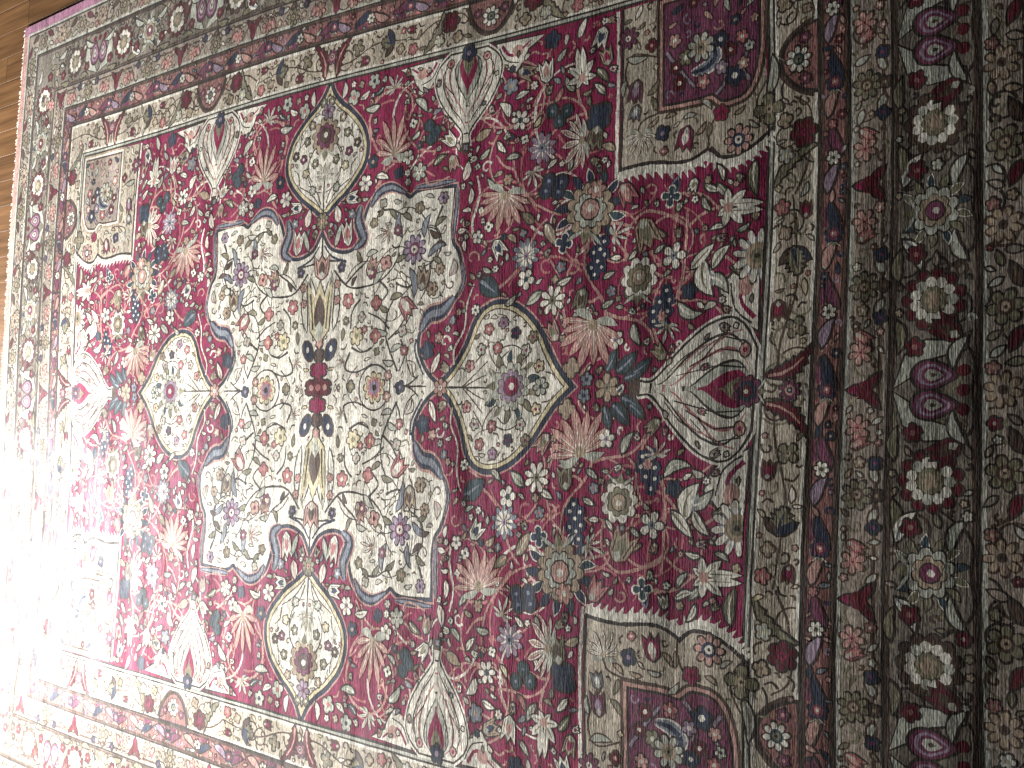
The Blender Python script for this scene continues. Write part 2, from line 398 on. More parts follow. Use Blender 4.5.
# backing slab
V = []; n_ = 60
per = [(-pr+2*pr*i/n_, -qr) for i in range(n_)]+[(pr, -qr+2*qr*i/n_) for i in range(n_)]+[(pr-2*pr*i/n_, qr) for i in range(n_)]+[(-pr, qr-2*qr*i/n_) for i in range(n_)]
Wp = warp(per); m_ = len(per)
V = [(x, y, -.0004) for x, y in Wp]+[(x, y, -RUGZ+.0003) for x, y in Wp]
mesh_obj('backing', V, [(i, i+m_, (i+1) % m_+m_, (i+1) % m_) for i in range(m_)]+[tuple(range(m_, 2*m_))[::-1]], [MATS['plum']], None, rug)
# fringe tassels at the two ends: short, worn
def fringe(s):
    V = []; F = []
    y = -qr
    while y < qr:
        L = uni(.008, .022); wd = uni(.0025, .004); dy = uni(-.006, .006); b = len(V)
        base = warp([(s*pr, y)])[0]; tip = (base[0]+s*L, base[1]+dy)
        for t in (0, .5, 1):
            x = base[0]+(tip[0]-base[0])*t; yy = base[1]+(tip[1]-base[1])*t**1.5; z = -.0015-.0045*t; ww = wd*(1-.5*t)/2
            V += [(x, yy-ww, z), (x, yy, z+.0015), (x, yy+ww, z)]
        for k in (0, 3): F += [(b+k, b+k+3, b+k+4, b+k+1), (b+k+1, b+k+4, b+k+5, b+k+2)]
        y += uni(.003, .0055)
    o = mesh_obj('fringe', V, F, [FRINGE], None, rug); o['kind'] = 'stuff'
fringe(-1); fringe(1)

def line_pts(a, b, n=30): return [(a[0]+(b[0]-a[0])*i/n, a[1]+(b[1]-a[1])*i/n) for i in range(n+1)]
def stripe_frame(p, q, specs, lay):
    """a woven line that runs round the rug at half-extents p, q: specs = [(offset outwards, width, yarn)]"""
    for side in SIDES:
        pc = Pc('stripe')
        for off, wd, mat in specs:
            P, Q = p+off, q+off
            e = {'pp': ((P, -Q), (P, Q)), 'pm': ((-P, -Q), (-P, Q)), 'qp': ((-P, Q), (P, Q)), 'qm': ((-P, -Q), (P, -Q))}[side]
            strip(pc, [(x+uni(-.0006, .0006), y+uni(-.0006, .0006)) for x, y in line_pts(*e, 60)], wd, wd, mat, lay+abs(off)*20+(.5 if side[0] == 'q' else 0))
        emit(pc, rug)
stripe_frame(PB[0], QB[0], [(-.006, .005, 'dark'), (-.001, .006, 'sage'), (.004, .004, 'dark'), (.009, .006, 'ivory')], 4)
stripe_frame(PB[1], QB[1], [(-.008, .006, 'ivory'), (-.002, .006, 'dark'), (.004, .005, 'umber')], 4)
stripe_frame(PB[2], QB[2], [(-.006, .006, 'umber'), (.0, .005, 'dark'), (.006, .006, 'sage')], 4)
stripe_frame(PB[3], QB[3], [(-.012, .005, 'umber'), (-.005, .006, 'guard'), (.002, .005, 'dark'), (.008, .005, 'umber')], 4)
stripe_frame(PB[4], QB[4], [(-.006, .005, 'umber'), (.0, .007, 'dark'), (.008, .007, 'sage')], 4)
stripe_frame(PB[5], QB[5], [(-.006, .006, 'dark'), (0, .006, 'sage')], 4)

# ------------------------------------------------------------------ medallion
UR = DL((322, 241), (328, 248), (336, 253), (346, 254), (355, 250), (361, 240), (364, 228), (367, 215), (372, 203), (380, 195), (392, 191), (402, 193), (410, 199), (418, 193), (430, 190), (454, 188),
        (453, 205), (451, 225), (452, 243), (457, 252), (460, 265), (461, 280), (457, 293), (448, 303), (435, 313), (424, 322), (418, 335), (417, 350), (421, 365), (428, 378))
x0 = D(322, 241)[0]; y0 = D(436, 388)[1]; UR = [(x-x0*max(0, 1-x/.3), y-y0*max(0, 1-y/.3)) for x, y in UR]
UR = UR[:1]+[(max(.004, x), max(.004, y)) for x, y in UR[1:]]; UR[0] = (0, UR[0][1]+.012); UR.append((UR[-1][0]+.03, 0))
K_ = 15    # the square corner stays sharp
ur = spline(UR[:K_+1], 4)[:-1]+spline(UR[K_:], 4)
loop = ur + [(x, -y) for x, y in ur[::-1][1:]]
loop = loop + [(-x, y) for x, y in loop[::-1][1:-1]]
MED = ccw(loop)
pc = Pc('medallion')
pc.add(clean_offset(MED, .0125), 'rose', 3); pc.add(clean_offset(MED, .0085), 'navy', 4); pc.add(clean_offset(MED, .003), 'dark', 5); pc.add(MED, 'ivory', 6); 
med = emit(pc, rug)
# dark blue sickle leaves on the outline
def sickle(pts, w, mats=('rose', 'navy', 'slate'), lay=7, name='sickle_leaf'):
    s = spline(DL(*pts), 6); pc = Pc(name); n = len(s); w *= .72
    def band(sc, mat, l):
        Lf = []; Rt = []
        for i, (x, y) in enumerate(s):
            a = s[max(i-1, 0)]; b = s[min(i+1, n-1)]; dx, dy = b[0]-a[0], b[1]-a[1]; q = math.hypot(dx, dy) or 1
            ww = w*sc*(.15+math.sin(PI*min(1, (i+.5)/n))**.7)/2; Lf.append((x-dy/q*ww, y+dx/q*ww)); Rt.append((x+dy/q*ww, y-dx/q*ww))
        for i in range(n-1): pc.add([Rt[i], Rt[i+1], Lf[i+1], Lf[i]], mat, l+(i % 3)*.08)
    band(1.35, mats[0], lay); band(1., mats[1], lay+1); band(.45, mats[2], lay+2)
    return pc
for pts, w_ in ((((361, 206), (358, 222), (363, 240), (354, 250)), .034), (((371, 208), (379, 194), (392, 188), (406, 194)), .026), (((416, 187), (434, 184), (457, 180)), .016), (((459, 186), (457, 210), (454, 238)), .014),
                (((455, 297), (443, 311), (430, 316), (421, 332)), .040), (((462, 262), (464, 280), (458, 296)), .012)):
    put(sickle(pts, w_))
for pts in (((346, 262), (332, 257), (324, 246)), ((417, 338), (416, 352), (424, 374))):
    put(vine(DL(*pts), .006, 'navy', None, 'medallion_line', 8))

# right / left pendants and top / bottom pendants
def pendant(half, sym, mir):
    h = spline(half, 5)
    lp = h + [((x, -y) if mir == 'q' else (-x, y)) for x, y in h[::-1][1:-1]]
    lp = ccw(lp)
    pc = Pc('pendant'); pc.add(clean_offset(lp, .014), 'rose', 3); pc.add(clean_offset(lp, .0105), 'navy', 4); pc.add(clean_offset(lp, .003), 'dark', 5); pc.add(lp, 'cream', 6); pc.add(clean_offset(lp, -.007), 'umber', 6.4); pc.add(clean_offset(lp, -.0095), 'ivory', 7)
    put(pc, sym, occ=False); return lp
h1 = DL((441, 387), (452, 376), (463, 359), (471, 342), (477, 326), (485, 313), (496, 307), (508, 307), (520, 312), (531, 322), (540, 335), (547, 351), (555, 368), (562, 379), (570, 388))
q0 = D(505, 388)[1]; h1 = [(x, y-q0) for x, y in h1]; h1[0] = (h1[0][0], 0); h1[-1] = (h1[-1][0], 0)
h1 = h1[:1]+[(x, max(y, .006)) for x, y in h1[1:-1]]+h1[-1:]
PEN1 = pendant(h1, 'p', 'q')
h2 = DL((324, 216), (334, 203), (346, 190), (356, 176), (363, 163), (366, 150), (365, 137), (360, 124), (350, 112), (341, 105), (334, 96), (328, 84))
q0 = D(326, 150)[0]; h2 = [(x-q0, y) for x, y in h2]; h2[0] = (0, h2[0][1]); h2[-1] = (0, qf-.012)
h2 = h2[:1]+[(max(x, .006), y) for x, y in h2[1:-1]]+h2[-1:]
PEN2 = pendant(h2, 'q', 'p')
def xy(x, y, ax): return (abs(D(x, y)[0]), 0) if ax == 'p' else (0, abs(D(x, y)[1]))
# joints
put(daisy(xy(440, 388, 'p'), .020, 6, 'rose', 'ivory', out='dark', lay=12, name='joint_flower', ph=0), 'p')
put(daisy(xy(323, 222, 'q'), .022, 8, 'olive', 'rose', out='dark', lay=12, name='joint_flower', ph=0), 'q')
# inside the side pendants
c = xy(511, 388, 'p')
put(palm(c, (1, 0), .062, ('sage', 'mauve', 'crimson'), 'umber', 13, 14, leaves='olive'), 'p')
put(daisy(xy(541, 387, 'p'), .018, 6, 'sage', 'teal', name='flower'), 'p')
put(vine([(c[0]-.17, 0), (c[0]-.10, 0), (c[0]-.05, 0)], .004, 'dark', None, 'vine'), 'p')
for k, (x, y, f) in enumerate(((489, 330, 'pink'), (503, 322, 'mauve'), (516, 334, 'navy'), (527, 349, 'sage'), (497, 349, 'pink'), (481, 350, 'sage'), (470, 366, 'rose'), (540, 365, 'cream'), (534, 336, 'olive'))):
    put(blossom(D(x, y), .013, 5, f, 'crimson' if f != 'pink' else 'ivory', 'umber'))
for a, b in (((462, 386), (487, 360)), ((464, 386), (486, 374)), ((476, 362), (490, 342)), ((510, 322), (498, 313)), ((545, 372), (556, 380)), ((522, 362), (532, 350))):
    put(vine(DL(a, ((a[0]+b[0])/2+2, (a[1]+b[1])/2-2), b), .003, 'umber', None, 'vine'), 'all')
# inside the top / bottom pendants
c = xy(326, 137, 'q')
put(palm(c, (0, 1), .060, ('tan', 'plum', 'umber'), 'dark', 11, 14, leaves=None), 'q')
put(daisy(xy(327, 112, 'q'), .022, 6, 'mauve', 'plum'), 'q')
put(fan(xy(325, 178, 'q'), xy(325, 160, 'q'), 1.1, 'olive', 'ivory', 7, 'dark'), 'q')
put(vine([(0, D(324, 214)[1]), (0, D(325, 190)[1]), (0, D(325, 172)[1])], .005, 'dark', None, 'vine'), 'q')
for x, y, f in ((347, 133, 'olive'), (349, 150, 'plum'), (343, 118, 'tan'), (336, 160, 'olive'), (357, 143, 'umber'), (345, 166, 'cream'), (336, 186, 'sage'), (333, 100, 'olive')):
    put(blossom(D(x, y), .012, 5, f, 'ivory', 'dark'))
for a, b in (((326, 208), (350, 178)), ((326, 204), (340, 180)), ((350, 176), (357, 158)), ((344, 128), (354, 136))):
    put(vine(DL(a, ((a[0]+b[0])/2-2, (a[1]+b[1])/2-2), b), .0035, 'umber', None, 'vine'))

# medallion heart
ctr = Pc('heart_motif')
hp, hq = .030, .105
for (x, y, rx, ry, m) in ((0, 0, .036, .020, 'maroon'), (0, .034, .022, .016, 'crimson'), (0, -.034, .022, .016, 'crimson'), (0, .062, .012, .014, 'umber'), (0, -.062, .012, .014, 'umber'), (0, .088, .008, .012, 'rose'), (0, -.088, .008, .012, 'rose')):
    q_ = [(x+rx*u, y+ry*v) for u, v in rose((0, 0), 1, 6, .72, 4)]; ctr.add(offset(q_, .0035), 'dark', 13+abs(y)*20); ctr.add(q_, m, 15+abs(y)*10)
for s in (1, -1):
    ctr.add(disc((.018*s, 0), .006), 'rose', 17); 
    for t in (1, -1):
        q_ = [(s*(.030+.013*u+.006*v), t*(.072+.020*v)) for u, v in disc((0, 0), 1, 10)]; ctr.add(offset(q_, .003), 'umber', 13.5); ctr.add(q_, 'navy', 14.6); ctr.add(disc((s*.031, t*.074), .004, 6, 0, 1.6), 'ivory', 16)
ctr.add(disc((0, 0), .007), 'pink', 17.4)
put(ctr.map(lambda x, y: (x*1.25, y*1.15)), 'one')
# tulip columns above and below the heart
put(tulip((0, .105), (0, .245), .70, 'cream', 'umber', 'dark', 14, 'tall_bud'), 'q')
put(tulip((0, .245), (0, .30), 1.1, 'rose', 'umber', 'dark', 14, 'tall_bud'), 'q')
put(vine([(0, .30), (0, .335), (0, .375)], .0055, 'dark', None, 'vine'), 'q')
for x0, b_ in ((.030, .3), (.046, -.2)): put(leaf((x0, .13), (x0+.004, .25), .16, 'ivory', 'dark', None, b_*.3, lay=13))
# ring flowers beside the heart
cx = abs(D(375, 380)[0])
rf = Pc('ring_flower'); rf.add(disc((cx, 0), .050, 22), 'dark', 12); rf.add(disc((cx, 0), .046, 22), 'ivory', 13)
rf.add(rose((cx, 0), .036, 9, .7), 'umber', 14); rf.add(rose((cx, 0), .032, 9, .68), 'cream', 15); rf.add(rose((cx, 0), .024, 9, .68), 'pink', 15.5); rf.add(rose((cx, 0), .017, 6, .7), 'mauve', 16); rf.add(disc((cx, 0), .007), 'dark', 17)
put(rf, 'p')
put(blossom((cx+.075, 0), .016, 4, 'navy', 'mauve', 'dark'), 'p'); put(blossom((cx-.075, 0), .015, 4, 'olive', 'tan', 'dark'), 'p')
put(vine([(cx+.06, 0), (cx+.10, .003), (cx+.13, .022)], .0045, 'dark', None, 'vine')); put(vine([(cx+.06, 0), (cx+.10, 0), (cx+.155, 0)], .0045, 'dark', None, 'vine'), 'p')
# dark scrolling stems in the medallion
for pts in (((334, 270), (347, 286), (362, 287), (379, 281), (392, 268), (400, 252)), ((398, 372), (390, 350), (386, 332), (389, 312), (396, 296), (398, 282)), ((389, 328), (380, 318), (368, 312)),
            ((388, 340), (398, 330), (405, 318)), ((346, 284), (356, 272), (366, 262), (372, 250)), ((350, 352), (345, 368), (356, 372), (372, 364)), ((443, 205), (436, 225), (440, 240), (434, 260)),
            ((352, 347), (362, 352), (372, 347)), ((324, 262), (330, 262), (340, 262)), ((396, 284), (408, 288), (417, 282)), ((379, 281), (388, 292), (380, 304)), ((430, 262), (428, 282), (420, 300)),
            ((378, 212), (392, 209), (404, 214), (410, 206)), ((360, 300), (352, 312), (350, 330)), ((400, 340), (404, 356), (398, 372))):
    put(vine(DL(*pts), .0055, 'dark', None, 'vine', 9, 5, .6))
for a, b, f in (((374, 284), (384, 272), 'sage'), ((388, 312), (380, 306), 'olive'), ((391, 300), (402, 296), 'olive'), ((387, 334), (378, 330), 'sage'), ((352, 284), (356, 276), 'umber'), ((396, 262), (406, 256), 'olive'),
                ((436, 226), (446, 218), 'olive'), ((436, 246), (446, 246), 'umber'), ((440, 236), (431, 230), 'umber'), ((434, 258), (442, 264), 'olive'), ((392, 352), (402, 346), 'sage'), ((394, 362), (384, 360), 'sage'),
                ((390, 210), (396, 218), 'olive'), ((404, 214), (412, 220), 'olive'), ((384, 208), (378, 216), 'olive'), ((362, 262), (358, 252), 'olive'), ((368, 256), (378, 252), 'sage')):
    put(leaf(*DL(a, b), .42, f, 'dark', None, .1, ow=.0025))
for x, y, r_, f, cc in ((349, 300, .020, 'pink', 'ivory'), (376, 302, .018, 'pink', 'rose'), (375, 335, .018, 'pink', 'cream'), (357, 337, .024, 'cream', 'olive'), (337, 300, .011, 'rose', 'pink'), (362, 318, .013, 'sage', 'pink'),
                        (386, 262, .019, 'rose', 'maroon'), (372, 272, .016, 'plum', 'cream'), (402, 330, .014, 'sage', 'pink'), (404, 350, .012, 'pink', 'ivory'), (365, 330, .009, 'pink', 'ivory'), (346, 320, .010, 'olive', 'ivory'),
                        (342, 268, .013, 'navy', 'mauve'), (432, 290, .017, 'tan', 'umber'), (440, 268, .014, 'tan', 'umber'), (443, 198, .015, 'mauve', 'navy'), (420, 208, .015, 'olive', 'rose'), (398, 230, .013, 'plum', 'sage'),
                        (375, 222, .013, 'olive', 'tan'), (383, 203, .012, 'sage', 'tan'), (338, 284, .011, 'rose', 'olive'), (388, 376, .012, 'rose', 'ivory')):
    put(blossom(D(x, y), r_, random.choice((4, 5, 6)), f, cc, 'umber'))
put(tulip(D(402, 300), D(412, 316), 1.0, 'pink', 'ivory', 'dark', 14))
put(daisy(D(415, 250), .034, 9, 'mauve', 'ivory', 'plum', 'navy', 14, 'star_flower', sep='navy'))
put(tulip(D(421, 290), D(424, 268), .9, 'tan', 'umber', 'dark', 14))
put(tulip(D(368, 275), D(376, 258), .8, 'rose', 'olive', 'dark', 14))
for pts in (((402, 236), (396, 224), (400, 212)), ((424, 236), (432, 226), (430, 214)), ((410, 268), (408, 282), (414, 296)), ((428, 256), (438, 254), (444, 244))):
    put(leaf(*DL(pts[0], pts[2]), .3, 'slate', 'dark', None, .12, ow=.0025))

# ------------------------------------------------------------------ corner panels
CQ = [(584, 613), (600, 618), (620, 622), (645, 622), (662, 626), (679, 638), (692, 628), (708, 630), (726, 640), (740, 652), (750, 662)]
cq = [(x, abs(y)) for x, y in DL(*CQ)]
SPAN = {}
for sp, sq in SIGNS['all']:
    pl = [(ps, qf-.012), (ps, cq[0][1]+.004)]+spline([(max(ps, x), y) for x, y in cq], 4)+[(pf-.010, cq[-1][1]), (pf-.010, qf-.012)]
    pc = Pc('corner_panel').add(pl, 'ivory_band', 1)
    SPAN[(sp, sq)] = emit(pc.map(lambda x, y: (sp*x, sq*y)), rug)
put(vine([(ps, qf-.012), (ps, .56), (ps, .48), (ps, cq[0][1])], .006, 'dark', None, 'edge_line', 6, taper=1), parent=SPAN, occ=False)
put(vine([(ps-.008, qf-.012), (ps-.007, .56), (ps-.008, .48), (ps-.006, cq[0][1]-.01)], .007, 'ivory', None, 'edge_line', 6, taper=1), parent=SPAN, occ=False)
# saw-edged leaf that borders the corner
def saw(pts, parent):
    s = spline(pts, 5); pc = Pc('saw_leaf')
    strip(pc, s, .020, .016, 'ivory', 3)
    for i in range(1, len(s)-2, 2):
        (x, y), (x2, y2) = s[i], s[i+1]; dx, dy = x2-x, y2-y; l = math.hypot(dx, dy) or 1; nx, ny = dy/l, -dx/l
        if ny > 0: nx, ny = -nx, -ny
        b = [(x-dx*.9, y-dy*.9), (x+dx*1.3, y+dy*1.3), (x+dx*1.6+nx*.021, y+dy*1.6+ny*.021)]
        pc.add(b, 'ivory', 4+i*.02)
    strip(pc, [(x, y+.009) for x, y in s], .007, .006, 'dark', 6)
    put(pc, parent=parent, occ=True)
saw([(x, y-.004) for x, y in cq[:6]], SPAN); saw([(x, y-.004) for x, y in cq[5:]], SPAN)
# arched plum panel in the corner
pp_ = [(x, abs(y)) for x, y in DL((627, 686), (650, 690), (668, 694), (680, 698), (691, 691), (703, 693), (716, 699), (726, 714), (732, 735), (735, 752))]
arch = [(pp_[0][0], qf-.02)]+spline(pp_, 4)+[(pp_[-1][0]+.002, qf-.02)]
pc = Pc('arched_panel'); A_ = ccw(arch); pc.add(clean_offset(A_, .012), 'umber', 4); pc.add(clean_offset(A_, .006), 'rose', 5); pc.add(A_, 'dark', 6); pc.add(clean_offset(A_, -.005), 'plum', 7)
put(pc, 'q', parent=SPAN, occ=False)
# far-end panels in paler yarns: the sheen's wash put into their colour
SHEEN_WASH = dict(umber='tan', rose='ivory', dark='umber', plum='guard')
pl_ = pc.map(lambda x, y: (-x, y)); pl_.f = [(p[::-1], SHEEN_WASH[m], l) for p, m, l in pl_.f]
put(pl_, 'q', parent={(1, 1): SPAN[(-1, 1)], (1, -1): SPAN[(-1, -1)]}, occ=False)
for x, y, f, r_ in ((703, 718, 'navy', .022), (670, 712, 'pink', .016), (645, 712, 'maroon', .016), (715, 735, 'rose', .013), (690, 728, 'mauve', .015), (652, 740, 'olive', .017), (640, 730, 'maroon', .013), (700, 748, 'maroon', .015), (722, 752, 'sage', .011), (640, 760, 'rose', .015), (690, 760, 'navy', .016), (714, 765, 'pink', .014)):
    put(blossom(D(x, y), r_, 5, f, 'ivory' if f != 'sage' else 'navy', 'dark', 12), parent=SPAN)
put(sickle(((656, 722), (672, 728), (682, 742), (676, 760)), .026, ('ivory', 'slate', 'navy'), 10), parent=SPAN)
put(daisy(D(668, 752), .030, 8, 'sage', 'olive', 'tan'), parent=SPAN)
for pts in (((630, 745), (645, 724), (660, 706)), ((684, 700), (694, 716), (692, 740)), ((720, 716), (712, 730), (718, 748))):
    put(vine(DL(*pts), .006, 'mauve', 'dark', 'vine', 9), parent=SPAN)
# ivory part of the corner
put(daisy(D(710, 650), .028, 8, 'rose', 'ivory', 'navy', 'dark', sep='navy'), parent=SPAN)
put(blossom(D(691, 677), .017, 5, 'crimson', 'maroon', 'umber'), parent=SPAN)
put(daisy(D(742, 683), .029, 4, 'olive', 'tan', None, 'dark', dip=.4), parent=SPAN); put(leaf(*DL((742, 698), (747, 742)), .28, 'sage', 'dark', 'olive', .1), parent=SPAN)
put(tulip(*DL((654, 662), (650, 636)), .9, 'crimson', 'ivory', 'dark'), parent=SPAN); put(blossom(D(628, 656), .017, 4, 'navy', 'mauve', 'dark'), parent=SPAN)
put(fan(*DL((603, 655), (602, 625)), 1.0, 'tan', 'ivory', 7, 'umber'), parent=SPAN)
put(tulip(*DL((600, 716), (597, 692)), .9, 'plum', 'mauve', 'umber'), parent=SPAN); put(tulip(*DL((599, 688), (596, 672)), 1, 'slate', 'ivory', 'umber'), parent=SPAN)
put(blossom(D(616, 757), .014, 4, 'maroon', 'rose', 'umber'), parent=SPAN); put(daisy(D(590, 765), .022, 8, 'plum', 'ivory'), parent=SPAN)
for a, b in (((612, 700), (622, 716)), ((588, 715), (586, 698)), ((664, 655), (673, 668)), ((660, 676), (648, 672)), ((722, 668), (732, 662)), ((706, 676), (716, 684)), ((613, 664), (622, 674)), ((676, 654), (676, 668)), ((590, 740), (610, 742)), ((640, 676), (630, 672))):
    put(leaf(*DL(a, b), .35, random.choice(('olive', 'tan', 'sage')), 'umber', None, .1, ow=.0025), parent=SPAN)
for pts in (((600, 690), (588, 720), (596, 745), (620, 742)), ((602, 655), (606, 668), (620, 676), (640, 680)), ((676, 640), (677, 660), (684, 676)), ((735, 668), (730, 690), (744, 720))):
    put(vine(DL(*pts), .004, 'umber', None, 'vine', 8), parent=SPAN)

# ------------------------------------------------------------------ ivory vases that stand on the field edge
def vase(base, tip, hw, wings=True, name='vase_palmette'):
    """base on the border, tip pointing into the field; local x 0..1 base to tip"""
    pc = Pc(name)
    prof = [(0, .34), (.10, .52), (.22, .60), (.38, .56), (.52, .46), (.66, .32), (.80, .14), (.90, .05), (1, .055)]
    up = spline(prof, 4); lp = up+[(x, -y) for x, y in up[::-1]]
    L = math.hypot(base[0]-tip[0], base[1]-tip[1])
    asp = hw/(.6*L)
    ow = .0045/L
    pc.add(offset(lp, ow*2), 'ivory', 9); pc.add(offset(lp, ow), 'dark', 9.6); pc.add(lp, 'ivory', 10)
    def sub(k, x0, y0, mat, l):
        pc.add([(x0+(x)*k, y*y0) for x, y in lp], mat, l)
    for k, (kx, ky, mat) in enumerate(((.86, .80, 'dark'), (.84, .76, 'ivory'), (.74, .60, 'pink'), (.72, .55, 'ivory'), (.56, .42, 'dark'), (.54, .38, 'sage'), (.42, .27, 'crimson'), (.24, .17, 'olive'))):
        pc.add([(.05+.02*k*0+x*kx, y*ky) for x, y in lp], mat, 10.5+k*.5)
    for s in (1, -1):
        for a, b in ((.9, .20), (.75, .34), (.6, .45)): strip(pc, [(.08, b*s*.9), (.3, b*s), (a*.75, b*s*.55)], .016, .01, 'dark', 15)
        pc.add([(.09+.055*math.cos(t), s*.33+.075*math.sin(t)) for t in np.linspace(0, 2*PI, 9)[:-1]], 'dark', 15.5); pc.add([(.09+.042*math.cos(t), s*.33+.058*math.sin(t)) for t in np.linspace(0, 2*PI, 9)[:-1]], 'rose', 16); pc.add([(.09+.02*math.cos(t), s*.33+.025*math.sin(t)) for t in np.linspace(0, 2*PI, 7)[:-1]], 'crimson', 16.5)
        for kk in range(4): strip(pc, spline([(.12+.12*kk, (.50-.05*kk)*s), (.25+.12*kk, (.46-.06*kk)*s), (.40+.12*kk, (.33-.07*kk)*s)], 3), .012, .008, 'umber' if kk % 2 else 'pink', 15.8+kk*.1)
    if wings:
        for s in (1, -1):
            wg = [(0, .50*s), (.02, 1.32*s), (.07, 1.2*s), (.12, 1.05*s), (.22, 1.0*s), (.34, .86*s), (.30, .72*s), (.22, .62*s)]
            pc.add(offset(wg, ow*1.2), 'dark', 8); pc.add(wg, 'ivory', 8.5)
            strip(pc, spline([(.03, .60*s), (.16, .78*s), (.04, 1.1*s)], 4), .045, .02, 'crimson', 9.2)
            pc.add([(.12+.07*math.cos(t), s*.88+.10*math.sin(t)) for t in np.linspace(0, 2*PI, 9)[:-1]], 'rose', 9.4)
            strip(pc, spline([(.05, .55*s), (.2, .68*s), (.25, .9*s)], 4), .02, .012, 'dark', 9.6)
    pc.add([(1, -.06), (1.08, -.10), (1.13, 0), (1.08, .10), (1, .06)], 'umber', 14); 
    return frame(pc, base, tip, asp)
b_ = D(757, 390)[0]; t_ = D(640, 388)[0]
put(vase((pf-.012, 0), (t_, 0), .115), 'p')
vx = D(459, 60)[0]*.5+D(446, 735)[0]*.5
put(vase((vx, qf-.012), (vx, abs(D(446, 655)[1])*.5+.5*abs(D(460, 146)[1])), .085))
put(palm((pf-.022, 0), (-1, 0), .034, ('plum', 'navy', 'maroon'), 'dark', 9, 17, leaves=None), 'p')
put(blossom((vx, qf-.016), .022, 5, 'navy', 'mauve', 'dark', 17))
# navy spray between pendant and vase
put(daisy(xy(606, 388, 'p'), .028, 6, 'tan', 'olive', None, 'dark'), 'p')
for a, b in (((612, 404), (628, 424)), ((604, 406), (610, 428)), ((622, 398), (640, 408)), ((630, 404), (644, 418))): put(leaf(*DL(a, b), .55, 'teal', 'dark', 'slate', .05))

# ------------------------------------------------------------------ flowers of the crimson field (lower right quarter of the photo, mirrored)
V_ = lambda *pts, **k: put(vine(DL(*pts), **k))
V_((588, 452), (591, 464), (583, 482), (571, 496), (562, 512), (560, 530), w=.0068)
V_((591, 464), (606, 459), (627, 456), (640, 446), (646, 434), w=.006)
V_((662, 482), (665, 505), (664, 530), (663, 556), (661, 574), w=.0068); V_((668, 500), (680, 515), (690, 524), w=.0055)
V_((662, 482), (652, 478), (640, 470), (628, 458), w=.0055); V_((663, 556), (645, 566), (628, 571), (615, 570), (604, 556), (601, 535), (604, 518), w=.0062)
V_((664, 556), (676, 568), (688, 574), (698, 578), w=.006)
V_((668, 495), (662, 482), (672, 470), (684, 466), w=.0055)
V_((508, 577), (498, 590), (488, 606), (483, 622), (481, 645), w=.006); V_((508, 577), (520, 570), (532, 566), w=.0055); V_((483, 618), (474, 622), (466, 634), w=.006)
V_((476, 482), (490, 494), (500, 510), (505, 521), w=.0065); V_((505, 530), (512, 552), (520, 564), w=.006); V_((583, 482), (574, 476), (565, 482), w=.006)
V_((547, 628), (551, 650), (550, 672), (543, 690), (528, 698), (512, 692), (498, 690), w=.006); V_((547, 628), (540, 616), (532, 612), w=.006); V_((498, 690), (503, 704), (509, 716), w=.006)
V_((543, 690), (540, 706), (545, 724), w=.006); V_((486, 674), (476, 664), (466, 672), w=.006); V_((452, 545), (450, 562), (454, 590), (450, 612), w=.006, mat='ivory')
V_((452, 408), (450, 424), (457, 446), (456, 470), (460, 492), w=.005, mat='ivory'); V_((470, 470), (484, 482), (478, 496), w=.005)
V_((560, 530), (566, 545), (560, 552), w=.006)
V_((373, 141), (370, 122), (378, 100), (398, 88), (411, 96), (413, 112), w=.0068); V_((373, 141), (378, 152), (395, 162), (409, 160), w=.006); V_((395, 162), (386, 170), (380, 184), w=.006)
V_((413, 172), (426, 168), (440, 156), (450, 152), w=.006); V_((424, 172), (430, 184), (450, 176), w=.005)
F_ = lambda x, y, *a, **k: put(daisy(D(x, y), *a, **k))
put(fan(*DL((581, 455), (574, 404)), 1.15)); put(fan(*DL((479, 590), (474, 545)), 1.2)); put(fan(*DL((395, 154), (394, 108)), .75, n=7))
F_(537, 477, .032, 8, 'ivory', 'olive', None, 'dark', sep='dark', dip=.45); put(tulip(*DL((566, 490), (564, 466)), .9, 'olive', 'umber', 'dark'))
put(cluster([D(574+dx, 521+dy) for dx, dy in ((0, -17), (6, -9), (1, -3), (7, 4), (2, 10), (5, 18), (-4, -10), (-4, 6))], .013))
F_(504, 523, .036, 10, 'slate', 'mauve', None, 'dark', sep='ivory', dip=.35, name='star_flower')
put(daisy(D(504, 523), .024, 10, 'ivory', 'mauve', None, None, lay=20, dip=.3))
F_(539, 536, .020, 4, 'navy', 'teal', None, 'ivory', dip=.5, sep=None)
put(palm(D(560, 572), (.15, -.98), .070, ('tan', 'sage', 'rose'), 'dark', 11, 16)); put(blossom(D(565, 594), .022, 6, 'rose', 'ivory', 'umber', 22))
put(tulip(*DL((590, 600), (602, 580)), 1.0, 'pink', 'rose', 'dark')); put(fan(*DL((588, 546), (606, 556)), .9, 'ivory', 'sage', 5, 'dark'))
put(tulip(*DL((614, 562), (628, 532)), 1.0, 'tan', 'olive', 'maroon', name='bud'))
put(palm(D(620, 502), (0, -1), .050, ('ivory', 'olive', 'tan'), 'umber', 9, 16, leaves=None)); put(leaf(*DL((606, 488), (628, 484)), .6, 'olive', 'dark', 'sage'))
put(cluster([D(648+dx, 465+dy) for dx, dy in ((-6, -8), (4, -10), (-8, 2), (6, 3), (-3, 12), (6, 14), (2, 24))], .013)); put(blossom(D(648, 464), .012, 6, 'rose', 'pink', None, 20))
put(fan(*DL((656, 454), (654, 434)), 1.2, 'ivory', 'sage', 5, 'dark')); F_(606, 438, .018, 5, 'ivory', 'mauve'); put(leaf(*DL((622, 454), (632, 434)), .45, 'sage', 'dark', 'ivory', .1))
F_(651, 525, .026, 5, 'ivory', 'slate', None, 'dark', dip=.45)
